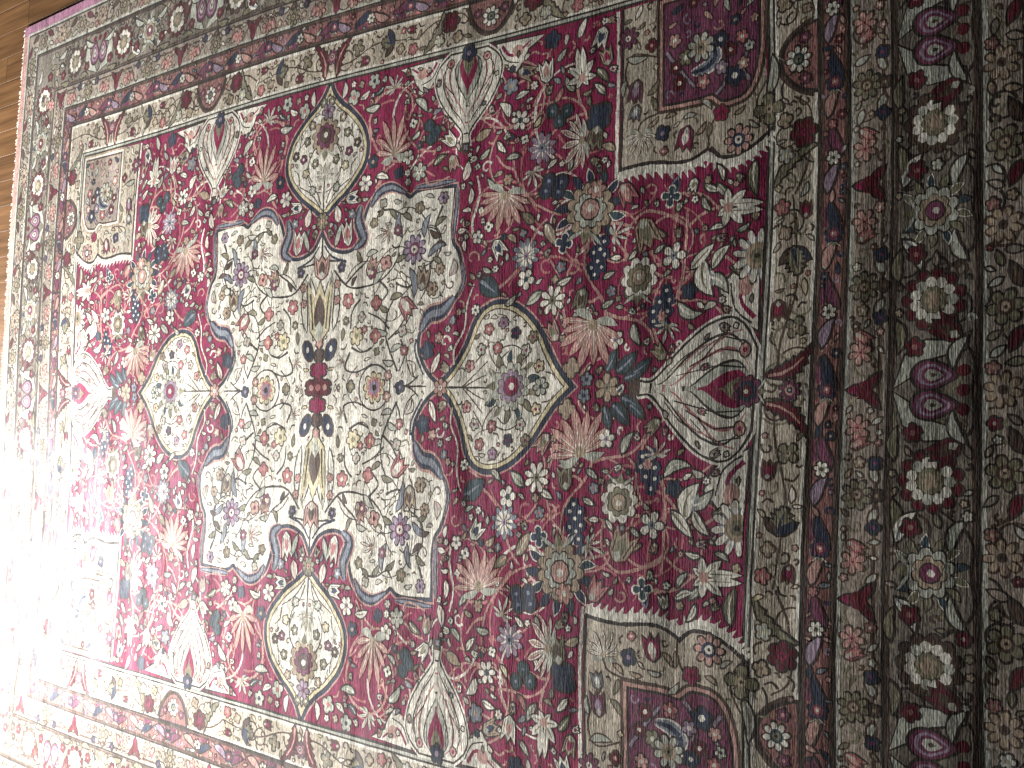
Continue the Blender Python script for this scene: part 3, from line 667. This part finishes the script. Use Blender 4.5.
F_(641, 589, .020, 4, 'teal', 'navy', None, 'ivory', dip=.4, sep=None); put(leaf(*DL((642, 590), (646, 606)), .6, 'navy', 'slate', None))
put(leaf(*DL((684, 520), (698, 484)), .55, 'ivory', 'dark', 'olive', .18)); put(leaf(*DL((688, 505), (712, 490)), .45, 'sage', 'dark', 'ivory', -.15)); put(leaf(*DL((690, 512), (696, 494)), .5, 'slate', 'ivory', None))
put(leaf(*DL((672, 512), (692, 538)), .38, 'ivory', 'dark', 'olive')); put(leaf(*DL((694, 512), (709, 536)), .4, 'ivory', 'dark', 'olive', -.1)); put(leaf(*DL((664, 476), (690, 466)), .4, 'sage', 'dark', 'ivory', .22))
put(blossom(D(673, 489), .017, 5, 'navy', 'teal', 'dark'))
hc = D(742, 528); hd = daisy((pf-.022, hc[1]), .050, 12, 'ivory', 'olive', 'tan', 'dark', dip=.45, sep='slate'); hd.f = [([(min(x, pf-.012), y) for x, y in p], m, l) for p, m, l in hd.f]; put(hd)
put(iris(*DL((704, 578), (742, 580))))
for a, b, f in (((690, 600), (706, 588), 'sage'), ((676, 600), (694, 594), 'ivory'), ((730, 626), (734, 590), 'olive'), ((676, 586), (686, 572), 'sage'), ((696, 606), (688, 622), 'ivory'), ((726, 506), (712, 514), 'olive'), ((716, 552), (728, 560), 'sage'), ((700, 556), (686, 552), 'ivory')):
    put(leaf(*DL(a, b), .36, f, 'dark', 'olive' if f != 'olive' else 'ivory', .1))
put(leaf(*DL((464, 496), (484, 480)), .7, 'teal', 'dark', 'slate')); F_(507, 497, .022, 5, 'ivory', 'teal'); put(leaf(*DL((524, 486), (512, 472)), .5, 'sage', 'dark', 'olive'))
put(curl(D(525, 514), .018, 1, 1, 'pink')); put(curl(D(551, 513), .018, 2, -1, 'rose')); put(tulip(*DL((472, 538), (482, 522)), 1, 'ivory', 'navy', 'dark')); F_(456, 543, .015, 5, 'ivory', 'slate')
put(leaf(*DL((518, 556), (530, 534)), .5, 'tan', 'dark', 'ivory')); put(cluster([D(523+dx, 599+dy) for dx, dy in ((-7, -5), (5, -6), (-5, 6), (7, 5))], .014, 'navy', 'slate', out='dark')); put(fan(*DL((502, 614), (508, 594)), 1, 'ivory', 'sage', 5, 'dark'))
F_(509, 641, .036, 9, 'mauve', 'slate', None, 'dark', sep='ivory', dip=.4); put(fan(*DL((548, 650), (524, 640)), 1.5, 'rose', 'ivory', 7)); put(tulip(*DL((560, 664), (556, 636)), .9, 'olive', 'umber', 'dark'))
put(cluster([D(561+dx, 680+dy) for dx, dy in ((-4, -10), (5, -8), (-2, 2), (6, 4))], .014, 'navy', 'teal', out='dark')); put(cluster([D(523+dx, 678+dy) for dx, dy in ((0, -8), (-7, 4), (7, 4))], .013, 'teal', 'slate', out='dark'))
F_(486, 672, .024, 6, 'ivory', 'teal', None, 'dark', dip=.4); put(tulip(*DL((510, 716), (508, 742)), .9, 'ivory', 'rose', 'dark')); put(iris(*DL((545, 722), (543, 758))))
for a, b, f in (((519, 694), (526, 710), 'pink'), ((536, 706), (528, 722), 'sage'), ((566, 700), (556, 712), 'ivory'), ((534, 658), (540, 672), 'ivory'), ((466, 650), (474, 638), 'ivory'), ((560, 730), (570, 716), 'olive'), ((500, 664), (506, 676), 'cream'), ((536, 616), (538, 632), 'sage'),
                ((520, 742), (528, 756), 'sage'), ((482, 700), (494, 708), 'ivory'), ((452, 630), (460, 642), 'sage'), ((488, 632), (476, 628), 'sage'), ((524, 628), (516, 618), 'ivory'), ((468, 596), (460, 606), 'sage'), ((540, 492), (552, 500), 'ivory'), ((586, 470), (596, 478), 'sage'),
                ((640, 545), (630, 552), 'tan'), ((612, 530), (606, 520), 'ivory'), ((584, 500), (594, 506), 'ivory'), ((632, 528), (640, 536), 'sage'), ((466, 510), (474, 506), 'sage'), ((492, 470), (500, 480), 'sage')):
    put(leaf(*DL(a, b), .42, f, 'dark', 'olive' if f not in ('olive',) else 'ivory', uni(-.1, .1)))
# between medallion and long edge
for a, b, f in (((380, 106), (366, 110), 'sage'), ((416, 100), (427, 112), 'sage'), ((434, 166), (446, 156), 'olive'), ((376, 176), (388, 178), 'ivory'), ((404, 152), (400, 142), 'sage'), ((420, 132), (412, 140), 'sage'), ((384, 88), (376, 96), 'teal')):
    put(leaf(*DL(a, b), .42, f, 'dark', 'ivory' if f != 'ivory' else 'olive', .1))
F_(409, 158, .018, 5, 'ivory', 'olive'); F_(420, 172, .022, 6, 'sage', 'ivory'); put(cluster([D(432+dx, 132+dy) for dx, dy in ((-3, -6), (3, 0), (-1, 7))], .013, 'teal', 'navy', out='dark')); put(fan(*DL((396, 88), (390, 76)), 1.2, 'sage', 'ivory', 5, 'dark')); F_(365, 184, .022, 6, 'ivory', 'mauve')
put(tulip(*DL((348, 246), (346, 222)), .7, 'ivory', 'pink', 'dark')); put(leaf(*DL((336, 246), (342, 224)), .3, 'sage', 'dark', None)); put(blossom(D(352, 214), .013, 5, 'slate', 'ivory', 'dark'))
put(blossom(D(427, 350), .022, 5, 'navy', 'teal', 'dark')); put(leaf(*DL((432, 372), (440, 352)), .4, 'ivory', 'dark', 'pink')); put(blossom(D(438, 338), .013, 5, 'rose', 'ivory', 'dark')); put(curl(D(446, 342), .015, 0, 1, 'ivory'))

# ------------------------------------------------------------------ fill: small sprigs wherever the ground is still bare
BBOX = {}
def inside(p, poly):
    x, y = p; c = False; j = len(poly)-1
    bb = BBOX.get(id(poly))
    if bb is None: a_ = np.array(poly); bb = BBOX[id(poly)] = (*a_.min(0), *a_.max(0))
    if not (bb[0] <= x <= bb[2] and bb[1] <= y <= bb[3]): return False
    for i in range(len(poly)):
        xi, yi = poly[i]; xj, yj = poly[j]
        if (yi > y) != (yj > y) and x < (xj-xi)*(y-yi)/(yj-yi)+xi: c = not c
        j = i
    return c
PM1 = clean_offset(PEN1, .022); PM2 = clean_offset(PEN2, .022); MO = clean_offset(MED, .020); MI = clean_offset(MED, -.014); AI = clean_offset(A_, -.012); AO = clean_offset(A_, .014); PI1 = clean_offset(PEN1, -.012); PI2 = clean_offset(PEN2, -.012)
def in_span(x, y): return x > ps-.02 and y > min(np.interp(x, [v[0] for v in cq], [v[1] for v in cq])-.035, 9)
def field_ok(x, y): return x < pf-.024 and y < qf-.024 and not in_span(x, y) and not inside((x, y), MO) and not inside((x, y), PM1) and not inside((x, y), PM2)
def fill(test, bx, by, make, n, rmin, rmax, parent=None, gap=.0035):
    no = len(OCC); O = np.full((no+4000, 3), 99.); O[:no] = OCC; got = 0; O[:, 2] = np.where(O[:, 0] > 90, 0, O[:, 2])
    for t in range(n):
        x, y = uni(*bx), uni(*by); r = rmin+(rmax-rmin)*(1-t/n)
        m = no+got
        if m and (np.hypot(O[:m, 0]-x, O[:m, 1]-y)-O[:m, 2]).min() < r+gap: continue
        if not test(x, y): continue
        pc = make(x, y, r)
        O[no+got] = (x, y, r); OCC.append((x, y, r)); got += 1
        put(pc, parent=parent, occ=False)
    return got
def field_sprig(x, y, r):
    k = rnd(); a = uni(0, 2*PI); d = (math.cos(a), math.sin(a)); A = (x-d[0]*r, y-d[1]*r); B = (x+d[0]*r, y+d[1]*r)
    if k < .42: return leaf(A, B, uni(.4, .6), random.choice(('ivory', 'sage', 'ivory', 'tan', 'slate', 'olive')), 'dark', random.choice(('olive', None, 'rose')), uni(-.15, .15), name='small_leaf', ow=.0026)
    if k < .68: return blossom((x, y), r*1.05, random.choice((4, 5, 6)), random.choice(('ivory', 'sage', 'slate', 'rose', 'navy', 'tan', 'ivory')), random.choice(('tan', 'navy', 'pink')), 'dark', name='small_blossom')
    if k < .84: return tulip(A, B, .9, random.choice(('ivory', 'rose', 'tan')), random.choice(('crimson', 'olive', 'navy')), 'dark', name='small_bud')
    return curl((x, y), r, a, random.choice((1, -1)), random.choice(('rose', 'ivory', 'pink')), .0045, None, 10, 'tendril') if k < .92 else vine([A, (x+d[1]*r*.5, y-d[0]*r*.5), B], .005, 'rose', None, 'tendril')
# fine arabesque stems under the flowers
for i in range(120):
    x, y = uni(.02, pf-.05), uni(.02, qf-.05); a = uni(0, 2*PI); k = uni(7, 16)*random.choice((1, -1)); pts = []
    for j in range(16):
        if not field_ok(x, y) or x < 0 or y < 0: break
        pts.append((x, y)); a += k*.018; k *= 1.03; x += .018*math.cos(a); y += .018*math.sin(a)
    if len(pts) > 4: put(vine(pts, .0055, random.choice(('rose', 'rose', 'ivory', 'pink')), None, 'vine', 7, 2, .6), occ=False)
g1 = fill(field_ok, (0, pf), (0, qf), field_sprig, 34000, .0062, .021, None, .0006)
g1 += fill(field_ok, (0, pf), (0, qf), field_sprig, 30000, .0046, .0085, None, .0003)
def ivory_sprig(x, y, r):
    k = rnd(); a = uni(0, 2*PI); d = (math.cos(a), math.sin(a)); A = (x-d[0]*r, y-d[1]*r); B = (x+d[0]*r, y+d[1]*r)
    if k < .28: return leaf(A, B, uni(.3, .5), random.choice(('olive', 'sage', 'ivory', 'cream')), 'umber', None, uni(-.15, .15), name='small_leaf', ow=.0022)
    if k < .42: return blossom((x, y), r*.8, random.choice((4, 5)), random.choice(('pink', 'rose', 'tan', 'rose', 'cream', 'olive')), random.choice(('ivory', 'olive')), 'umber', name='small_blossom', ow=.002)
    return vine([A, (x+d[1]*r*.6, y-d[0]*r*.6), B], .0038, random.choice(('umber', 'olive', 'dark')), None, 'tendril') if k < .82 else curl((x, y), r, a, 1, 'umber', .0035, None, 10, 'tendril')
def scroll(x, y, r):
    a = uni(0, 2*PI); d = (math.cos(a), math.sin(a)); A = (x-d[0]*r, y-d[1]*r); B = (x+d[0]*r, y+d[1]*r)
    if rnd() < .6: return leaf(A, B, uni(.4, .6), random.choice(('cream', 'ivory', 'sage', 'tan')), 'umber', random.choice(('umber', 'pink', 'olive')), uni(-.25, .25), lay=11, name='scroll_leaf', ow=.0024)
    return fan(A, B, .8, random.choice(('cream', 'sage', 'rose', 'ivory')), 'umber', 5, 'umber', 11, 'scroll_leaf')
def spiral(test, n, bx, by, parent, mats, w, lay=7):
    for i in range(n):
        x, y = uni(*bx), uni(*by); a = uni(0, 2*PI); k = uni(8, 20)*random.choice((1, -1)); pts = []
        for j in range(18):
            if not test(x, y) or x < 0 or y < 0: break
            pts.append((x, y)); a += k*.011; k *= 1.05; x += .011*math.cos(a); y += .011*math.sin(a)
        if len(pts) > 4: put(vine(pts, w, random.choice(mats), None, 'vine', lay, 2, .6), parent=parent, occ=False)
spiral(lambda x, y: inside((x, y), MI), 36, (0, .48), (0, .45), med, ('dark', 'umber', 'olive'), .0031)
spiral(lambda x, y: inside((x, y), PI1), 16, (.36, .72), (0, .2), None, ('dark', 'umber', 'olive'), .003)
spiral(lambda x, y: inside((x, y), PI2), 14, (0, .15), (.35, .7), None, ('dark', 'umber', 'olive'), .003)
g2 = fill(lambda x, y: inside((x, y), MI), (0, .5), (0, .5), scroll, 1500, .013, .026, med, .0012)
g2 = fill(lambda x, y: inside((x, y), MI), (0, .5), (0, .5), ivory_sprig, 14000, .0045, .013, med, .0014)
g3 = fill(lambda x, y: inside((x, y), PI1), (.3, .75), (0, .25), ivory_sprig, 3500, .0045, .010, None, .0014)
g4 = fill(lambda x, y: inside((x, y), PI2), (0, .2), (.3, .72), ivory_sprig, 3500, .0045, .010, None, .0014)
g5 = fill(lambda x, y: x > ps+.012 and x < pf-.02 and y < qf-.02 and y > np.interp(x, [v[0] for v in cq], [v[1] for v in cq])+.022 and not inside((x, y), AO), (ps, pf), (.4, qf), ivory_sprig, 7000, .0045, .013, SPAN, .0014)
def plum_sprig(x, y, r):
    a = uni(0, 2*PI); d = (math.cos(a), math.sin(a)); A = (x-d[0]*r, y-d[1]*r); B = (x+d[0]*r, y+d[1]*r); k = rnd()
    if k < .4: return leaf(A, B, .45, random.choice(('rose', 'slate', 'navy', 'sage')), 'dark', None, name='small_leaf', ow=.0022)
    if k < .75: return blossom((x, y), r*.9, 5, random.choice(('maroon', 'rose', 'mauve', 'navy', 'pink')), 'tan', 'dark', name='small_blossom', ow=.002)
    return curl((x, y), r, a, 1, random.choice(('mauve', 'rose', 'navy')), .004, None, 10, 'tendril')
g6 = fill(lambda x, y: inside((x, y), AI), (.8, pf), (.4, qf), plum_sprig, 3000, .005, .012, SPAN, .0014)

# ------------------------------------------------------------------ borders
# a band is drawn in (s, t): s metres along the side from its middle, t 0..1 from the inner to the outer edge
def band_map(k, side):
    def fn(s, t):
        if side[0] == 'p':
            a, b = PB[k], PB[k+1]; v = a+(b-a)*t; return (v, s) if side[1] == 'p' else (-v, -s)
        a, b = QB[k], QB[k+1]; v = a+(b-a)*t; return (-s, v) if side[1] == 'p' else (s, -v)
    return fn
class Band:
    def __init__(s, k, side):
        s.k = k; s.side = side; s.fn = band_map(k, side); s.par = BANDS[k][side]
        s.half = (QB[k] if side[0] == 'p' else PB[k]); s.wd = (PB[k+1]-PB[k]) if side[0] == 'p' else (QB[k+1]-QB[k]); s.occ = []
    def P(s, a, t): return s.fn(a, t)
    def put(s, pc, r=None):
        a = np.array([v for f in pc.f for v in f[0]]); c = (a.min(0)+a.max(0))/2; e = a.max(0)-a.min(0)
        s.occ.append((c[0], c[1], (r if r else (e[0]+e[1])/4*.95)))
        j = .0012
        pc = pc.map(lambda x, y: (x+uni(-j, j)*.6, y+uni(-j, j)*.6)); emit(pc, s.par)
    def scrolls(s, n, mats, w=.0036):
        for i in range(n):
            a, t = uni(-s.half, s.half), uni(.15, .85); an = uni(0, 2*PI); k = uni(25, 60)*random.choice((1, -1)); pts = []
            for j in range(14):
                if not .08 < t < .92: break
                pts.append(s.fn(a, t)); an += k*.009; a += .009*math.cos(an); t += .009*math.sin(an)/s.wd
            if len(pts) > 4: emit(vine(pts, w, random.choice(mats), None, 'vine', 7, 2, .7), s.par)
    def fill(s, make, n, rmin, rmax, marg=.008, gap=.0025):
        O = np.array(s.occ) if s.occ else np.zeros((0, 3))
        for i in range(n):
            a = uni(-s.half-.03, s.half+.03); r = rmin+(rmax-rmin)*(1-i/n)**1.5; m = (marg+r)/s.wd
            if m > .5: continue
            x, y = s.fn(a, uni(m, 1-m))
            if len(O) and (np.hypot(O[:, 0]-x, O[:, 1]-y)-O[:, 2]).min() < r+gap: continue
            O = np.vstack([O, (x, y, r)]); emit(make(x, y, r), s.par)
def rep(half, period, start=0.):
    out = []; n = int(half/period)+2
    for i in range(-n, n+1):
        v = start+i*period
        if abs(v) <= half: out.append(v)
    return out
for side in SIDES:
    # inner ivory band: traced along the near side, repeated along the others
    b = Band(0, side); P = b.P
    per = 1.06 if side[0] == 'p' else .93
    k_ = per/1.06
    for c0 in rep(b.half+.5, per):
        def ok(s): return abs(s) < b.half+.02
        if ok(c0):
            b.put(daisy(P(c0, .58), .019, 8, 'plum', 'navy', 'rose', 'dark'))
        for sg in (1, -1):
            S = lambda v: c0+sg*v*k_
            if ok(S(.06)): b.put(leaf(P(S(.022), .08), P(S(.068), .92), .30, 'maroon', 'dark', 'rose', -.16*sg, 1, name='saw_leaf'), .03)
            if ok(S(.10)): b.put(daisy(P(S(.098), .62), .019, 4, 'olive', 'tan', None, 'dark', dip=.45)); b.put(tulip(P(S(.14), .25), P(S(.112), .27), 1.0, 'maroon', 'crimson', 'umber'))
            if ok(S(.205)): b.put(leaf(P(S(.225), .5), P(S(.182), .62), .8, 'olive', 'dark', 'navy', 0, 1)); b.put(leaf(P(S(.222), .5), P(S(.205), .85), .5, 'navy', 'dark', None)); b.put(leaf(P(S(.222), .5), P(S(.20), .25), .5, 'umber', 'dark', None))
            if ok(S(.25)): b.put(blossom(P(S(.248), .33), .013, 4, 'tan', 'sage', 'umber')); b.put(blossom(P(S(.29), .25), .015, 5, 'pink', 'rose', 'umber')); b.put(tulip(P(S(.27), .74), P(S(.295), .72), .9, 'maroon', 'crimson', 'umber'))
            if ok(S(.35)): b.put(leaf(P(S(.325), .06), P(S(.385), .93), .18, 'olive', 'dark', None, .12*sg, 1, name='saw_leaf'), .03)
            if ok(S(.405)): b.put(daisy(P(S(.408), .66), .025, 6, 'maroon', 'crimson', None, 'dark', dip=.75, sep='dark')); b.put(blossom(P(S(.432), .27), .015, 4, 'tan', 'olive', 'dark')); b.put(blossom(P(S(.375), .3), .016, 5, 'sage', 'cream', 'umber'))
            if ok(S(.16)): b.put(vine([P(S(.03), .3), P(S(.08), .35), P(S(.16), .6), P(S(.24), .55), P(S(.31), .45)], .0035, 'umber', None), .004)
            if ok(S(.3)): b.put(vine([P(S(.31), .5), P(S(.36), .75), P(S(.44), .8), P(S(.47), .45)], .0035, 'umber', None), .004)
        s0 = c0+.53*k_
        if ok(s0) or True:
            if abs(s0) < b.half-.03:
                lp = ccw([P(s0+.062*math.cos(t)*(1-.12*math.sin(t)), 1.0-.84*math.sin(t)) for t in np.linspace(0, PI, 17)])
                pc = Pc('lobed_panel'); pc.add(offset(lp, .006), 'umber', 3); pc.add(lp, 'dark', 6); pc.add(offset(lp, -.006), 'rust', 6.6); b.put(pc, .055)
                b.put(daisy(P(s0, .55), .024, 8, 'ivory', 'olive', 'teal', 'dark', sep='dark'))
                for d_ in (-1, 1): b.put(blossom(P(s0+.034*d_, .68), .011, 5, 'plum', 'rose', 'dark'))
    b.scrolls(45, ('umber', 'umber', 'olive', 'dark'))
    b.fill(ivory_sprig, 4500, .0045, .012, .006, .0014)
    # narrow plum band
    b = Band(1, side); P = b.P
    for s in rep(b.half+.03, .24, .12): b.put(daisy(P(s, .45), .013, 6, 'ivory', 'umber', 'sage', 'dark', sep=None))
    for s in rep(b.half+.03, .24, 0): b.put(palm(P(s, .5), (0, 1), .021, ('navy', 'plum', 'pink'), 'dark', 7, 16, leaves=None))
    for i, s in enumerate(rep(b.half+.03, .06, .03)):
        b.put(leaf(P(s-.024, .25 if i % 2 else .75), P(s+.02, .62 if i % 2 else .38), .40, ('plum', 'rose', 'navy', 'mauve')[i % 4], 'dark', None, .1), .012)
        b.put(Pc('colour_patch').add([P(s-.02, .12), P(s+.015, .12), P(s+.01, .35), P(s-.016, .3)], ('plum', 'pink')[i % 2], 2), .001)
    b.fill(plum_sprig, 2200, .0042, .010, .003, .001)
    # guard band with red winged lilies
    b = Band(2, side); P = b.P
    for i, s in enumerate(rep(b.half+.03, .31, 0)):
        pc = Pc('winged_lily'); c = P(s, .5)
        for ang, L in ((0, .026), (2.3, .034), (-2.3, .034)):
            # body towards the field, wings outwards
            ex = np.array(P(s, .4))-np.array(P(s, .5)); ex = ex/np.linalg.norm(ex); ey = np.array((-ex[1], ex[0]))
            d = ex*math.cos(ang)+ey*math.sin(ang); e2 = (c[0]+d[0]*L, c[1]+d[1]*L)
            pc.ext(leaf(c, e2, .62 if ang == 0 else .42, 'crimson' if ang == 0 else 'maroon', 'dark', None, lay=14))
        pc.add(disc(c, .014, 9), 'maroon', 18); b.put(pc, .026)
        for sg in (1, -1):
            b.put(daisy(P(s+sg*.056, .38), .020, 6, 'rose', 'pink', None, 'umber', dip=.45)); b.put(tulip(P(s+sg*.085, .25), P(s+sg*.07, .6), .8, 'pink', 'rose', 'umber')); b.put(blossom(P(s+sg*.108, .8), .012, 4, 'navy', 'plum', 'dark'))
    for s in rep(b.half+.03, .31, .155): b.put(daisy(P(s, .42), .024, 8, 'olive', 'tan', 'umber', 'dark')); b.put(blossom(P(s, .85), .011, 4, 'umber', 'olive', 'dark')); b.put(leaf(P(s-.02, .85), P(s-.042, .7), .5, 'sage', 'umber', None)); b.put(leaf(P(s+.02, .85), P(s+.042, .7), .5, 'sage', 'umber', None))
    def guard_sprig(x, y, r):
        a = uni(0, 2*PI); d = (math.cos(a), math.sin(a)); A = (x-d[0]*r, y-d[1]*r); B = (x+d[0]*r, y+d[1]*r); k = rnd()
        if k < .45: return leaf(A, B, .48, random.choice(('olive', 'sage', 'tan', 'ivory', 'sage')), 'umber', None, name='small_leaf', ow=.0024)
        if k < .75: return blossom((x, y), r*.9, 5, random.choice(('rose', 'tan', 'rust', 'sage', 'umber')), 'ivory', 'umber', name='small_blossom', ow=.0024)
        return curl((x, y), r, a, 1, random.choice(('umber', 'olive')), .004, None, 10, 'tendril')
    b.scrolls(40, ('umber', 'olive', 'tan'))
    b.fill(guard_sprig, 4000, .0045, .012, .004, .0012)
    # main border
    b = Band(3, side); P = b.P
    inw = np.array(P(0, 0))-np.array(P(0, 1)); inw = tuple(-inw/np.linalg.norm(inw))
    prd = .52
    for s in rep(b.half+.02, prd, 0):
        pc = Pc('twin_palmette'); ex = np.array(inw); 
        along = np.array(P(s+.01, .5))-np.array(P(s, .5)); along /= np.linalg.norm(along); c0 = np.array(P(s, .5))
        for sg in (1, -1):
            wing = [(-.055, .004), (-.04, .05), (-.01, .072), (.03, .070), (.052, .082), (.044, .058), (.0, .046), (-.03, .02)]
            w2 = [tuple(c0+ex*x+along*y*sg) for x, y in wing]; pc.add(offset(w2, .003), 'dark', 9); pc.add(offset(w2, 0), 'sage', 10)
            for kk, (sc_, mt) in enumerate(((1.18, 'dark'), (1., 'plum'), (.8, 'mauve'), (.62, 'plum'), (.42, 'sage'), (.16, 'umber'))):
                dr = [(-.03, 0), (-.022, .015), (-.005, .020), (.012, .014), (.032, .0), (.012, -.014), (-.005, -.020), (-.022, -.015)]
                cc = c0+along*sg*.0215+ex*.002
                pc.add([tuple(cc+ex*x*sc_+along*y*sc_) for x, y in spline(dr, 3, True)], mt, 12+kk*.6+(.1 if sg > 0 else 0))
        for yv in (.0, .028, -.028): pc.add(disc(tuple(c0+ex*.043+along*yv), .009, 7), 'maroon', 16)
        b.put(pc, .066)
        for sg in (1, -1): b.put(tulip(P(s+sg*.075, .78), P(s+sg*.10, .5), .9, 'maroon', 'umber', 'dark'))
    for s in rep(b.half+.02, prd/2, prd/4):
        pc = Pc('wreath_flower'); c = P(s, .5)
        pc.add(rose(c, .048, 11, .8), 'dark', 11.5); pc.add(rose(c, .045, 11, .74), 'maroon' if int(round(s*100)) % 3 else 'umber', 12); pc.add(rose(c, .038, 11, .8, 6, .3), 'umber', 12.4); pc.add(disc(c, .030, 14), 'umber', 13)
        for i in range(11):
            a = 2*PI*i/11; pc.add(disc((c[0]+.0265*math.cos(a), c[1]+.0265*math.sin(a)), .0082, 7), 'ivory' if i % 4 else 'sage', 14+i*.02)
        pc.add(disc(c, .019, 10), 'olive', 15); pc.add(rose(c, .013, 5, .6), 'tan', 16); b.put(pc, .045)
        for sg in (1, -1): b.put(blossom(P(s+sg*.068, .3), .016, 5, 'maroon', 'rust', 'dark')); b.put(leaf(P(s+sg*.055, .85), P(s+sg*.10, .72), .35, 'sage', 'dark', None, .15*sg)); b.put(leaf(P(s+sg*.03, .1), P(s+sg*.075, .12), .35, 'olive', 'dark', None, .1))
    for s in rep(b.half+.02, prd, prd/2):
        b.put(palm(P(s, .5), inw, .048, ('sage', 'tan', 'plum'), 'dark', 9, 14, leaves='olive'))
        for sg in (1, -1): b.put(leaf(P(s+sg*.04, .15), P(s+sg*.085, .35), .4, 'ivory', 'dark', 'slate', .12))
    for s in rep(b.half, .26, 0):
        b.put(vine([P(s-.12, .2), P(s-.06, .9), P(s, .92), P(s+.06, .88), P(s+.12, .2)], .0045, 'dark', None), .004)
    def border_sprig(x, y, r):
        a = uni(0, 2*PI); d = (math.cos(a), math.sin(a)); A = (x-d[0]*r, y-d[1]*r); B = (x+d[0]*r, y+d[1]*r); k = rnd()
        if k < .5: return leaf(A, B, .5, random.choice(('olive', 'sage', 'tan', 'border', 'olive', 'guard')), 'dark', None, name='small_leaf', ow=.0028)
        if k < .78: return blossom((x, y), r*.9, 5, random.choice(('tan', 'tan', 'umber', 'sage', 'maroon', 'olive')), 'guard', 'dark', name='small_blossom', ow=.0028)
        return curl((x, y), r, a, 1, random.choice(('umber', 'dark', 'sage')), .0045, None, 10, 'tendril')
    b.scrolls(70, ('dark', 'umber', 'olive', 'dark'), .0045)
    b.fill(border_sprig, 6000, .005, .016, .005, .0012)
    # outer guard
    b = Band(4, side); P = b.P
    for i, s in enumerate(rep(b.half+.02, .115, 0)):
        if i % 2: b.put(daisy(P(s, .45), .027, 8, 'tan', 'umber', 'guard', 'umber')); b.put(blossom(P(s+.03, .25), .011, 5, 'rust', 'tan', 'dark'))
        else: b.put(daisy(P(s, .5), .027, 6, 'olive', 'tan', 'umber', 'dark')); b.put(leaf(P(s+.03, .8), P(s+.06, .6), .5, 'umber', 'dark', None)); b.put(leaf(P(s-.03, .8), P(s-.06, .6), .5, 'maroon', 'dark', None))
    b.scrolls(45, ('dark', 'umber', 'olive'), .0045)
    b.fill(border_sprig, 4000, .005, .014, .005, .0012)
# no kind of part is allowed to swell past what can be picked out: join the overflow
from collections import defaultdict
grp = defaultdict(list)
for o in list(scn.objects):
    if o.parent and o.type == 'MESH' and o.name.split('.')[0] not in ('plank',): grp[(o.parent, o.name.split('.')[0])].append(o)
def join(objs, name, parent):
    V = []; F = []; I = []; mats = []
    for o in objs:
        me = o.data; b = len(V); co = np.empty(len(me.vertices)*3); me.vertices.foreach_get('co', co); V += co.reshape(-1, 3).tolist()
        mp = []
        for m in me.materials:
            if m not in mats: mats.append(m)
            mp.append(mats.index(m))
        for f in me.polygons: F.append([v+b for v in f.vertices]); I.append(mp[f.material_index])
    o = mesh_obj(name, V, F, mats, I, parent); o['kind'] = 'stuff'
    for q in objs:
        me = q.data; bpy.data.objects.remove(q); bpy.data.meshes.remove(me)
for (par, nm), l in grp.items():
    if len(l) > 290:
        l.sort(key=lambda o: -max(o.dimensions)); join(l[290:], nm, par)
print('parts', len(scn.objects), 'fill', g1, g2, g3, g4, g5, g6)
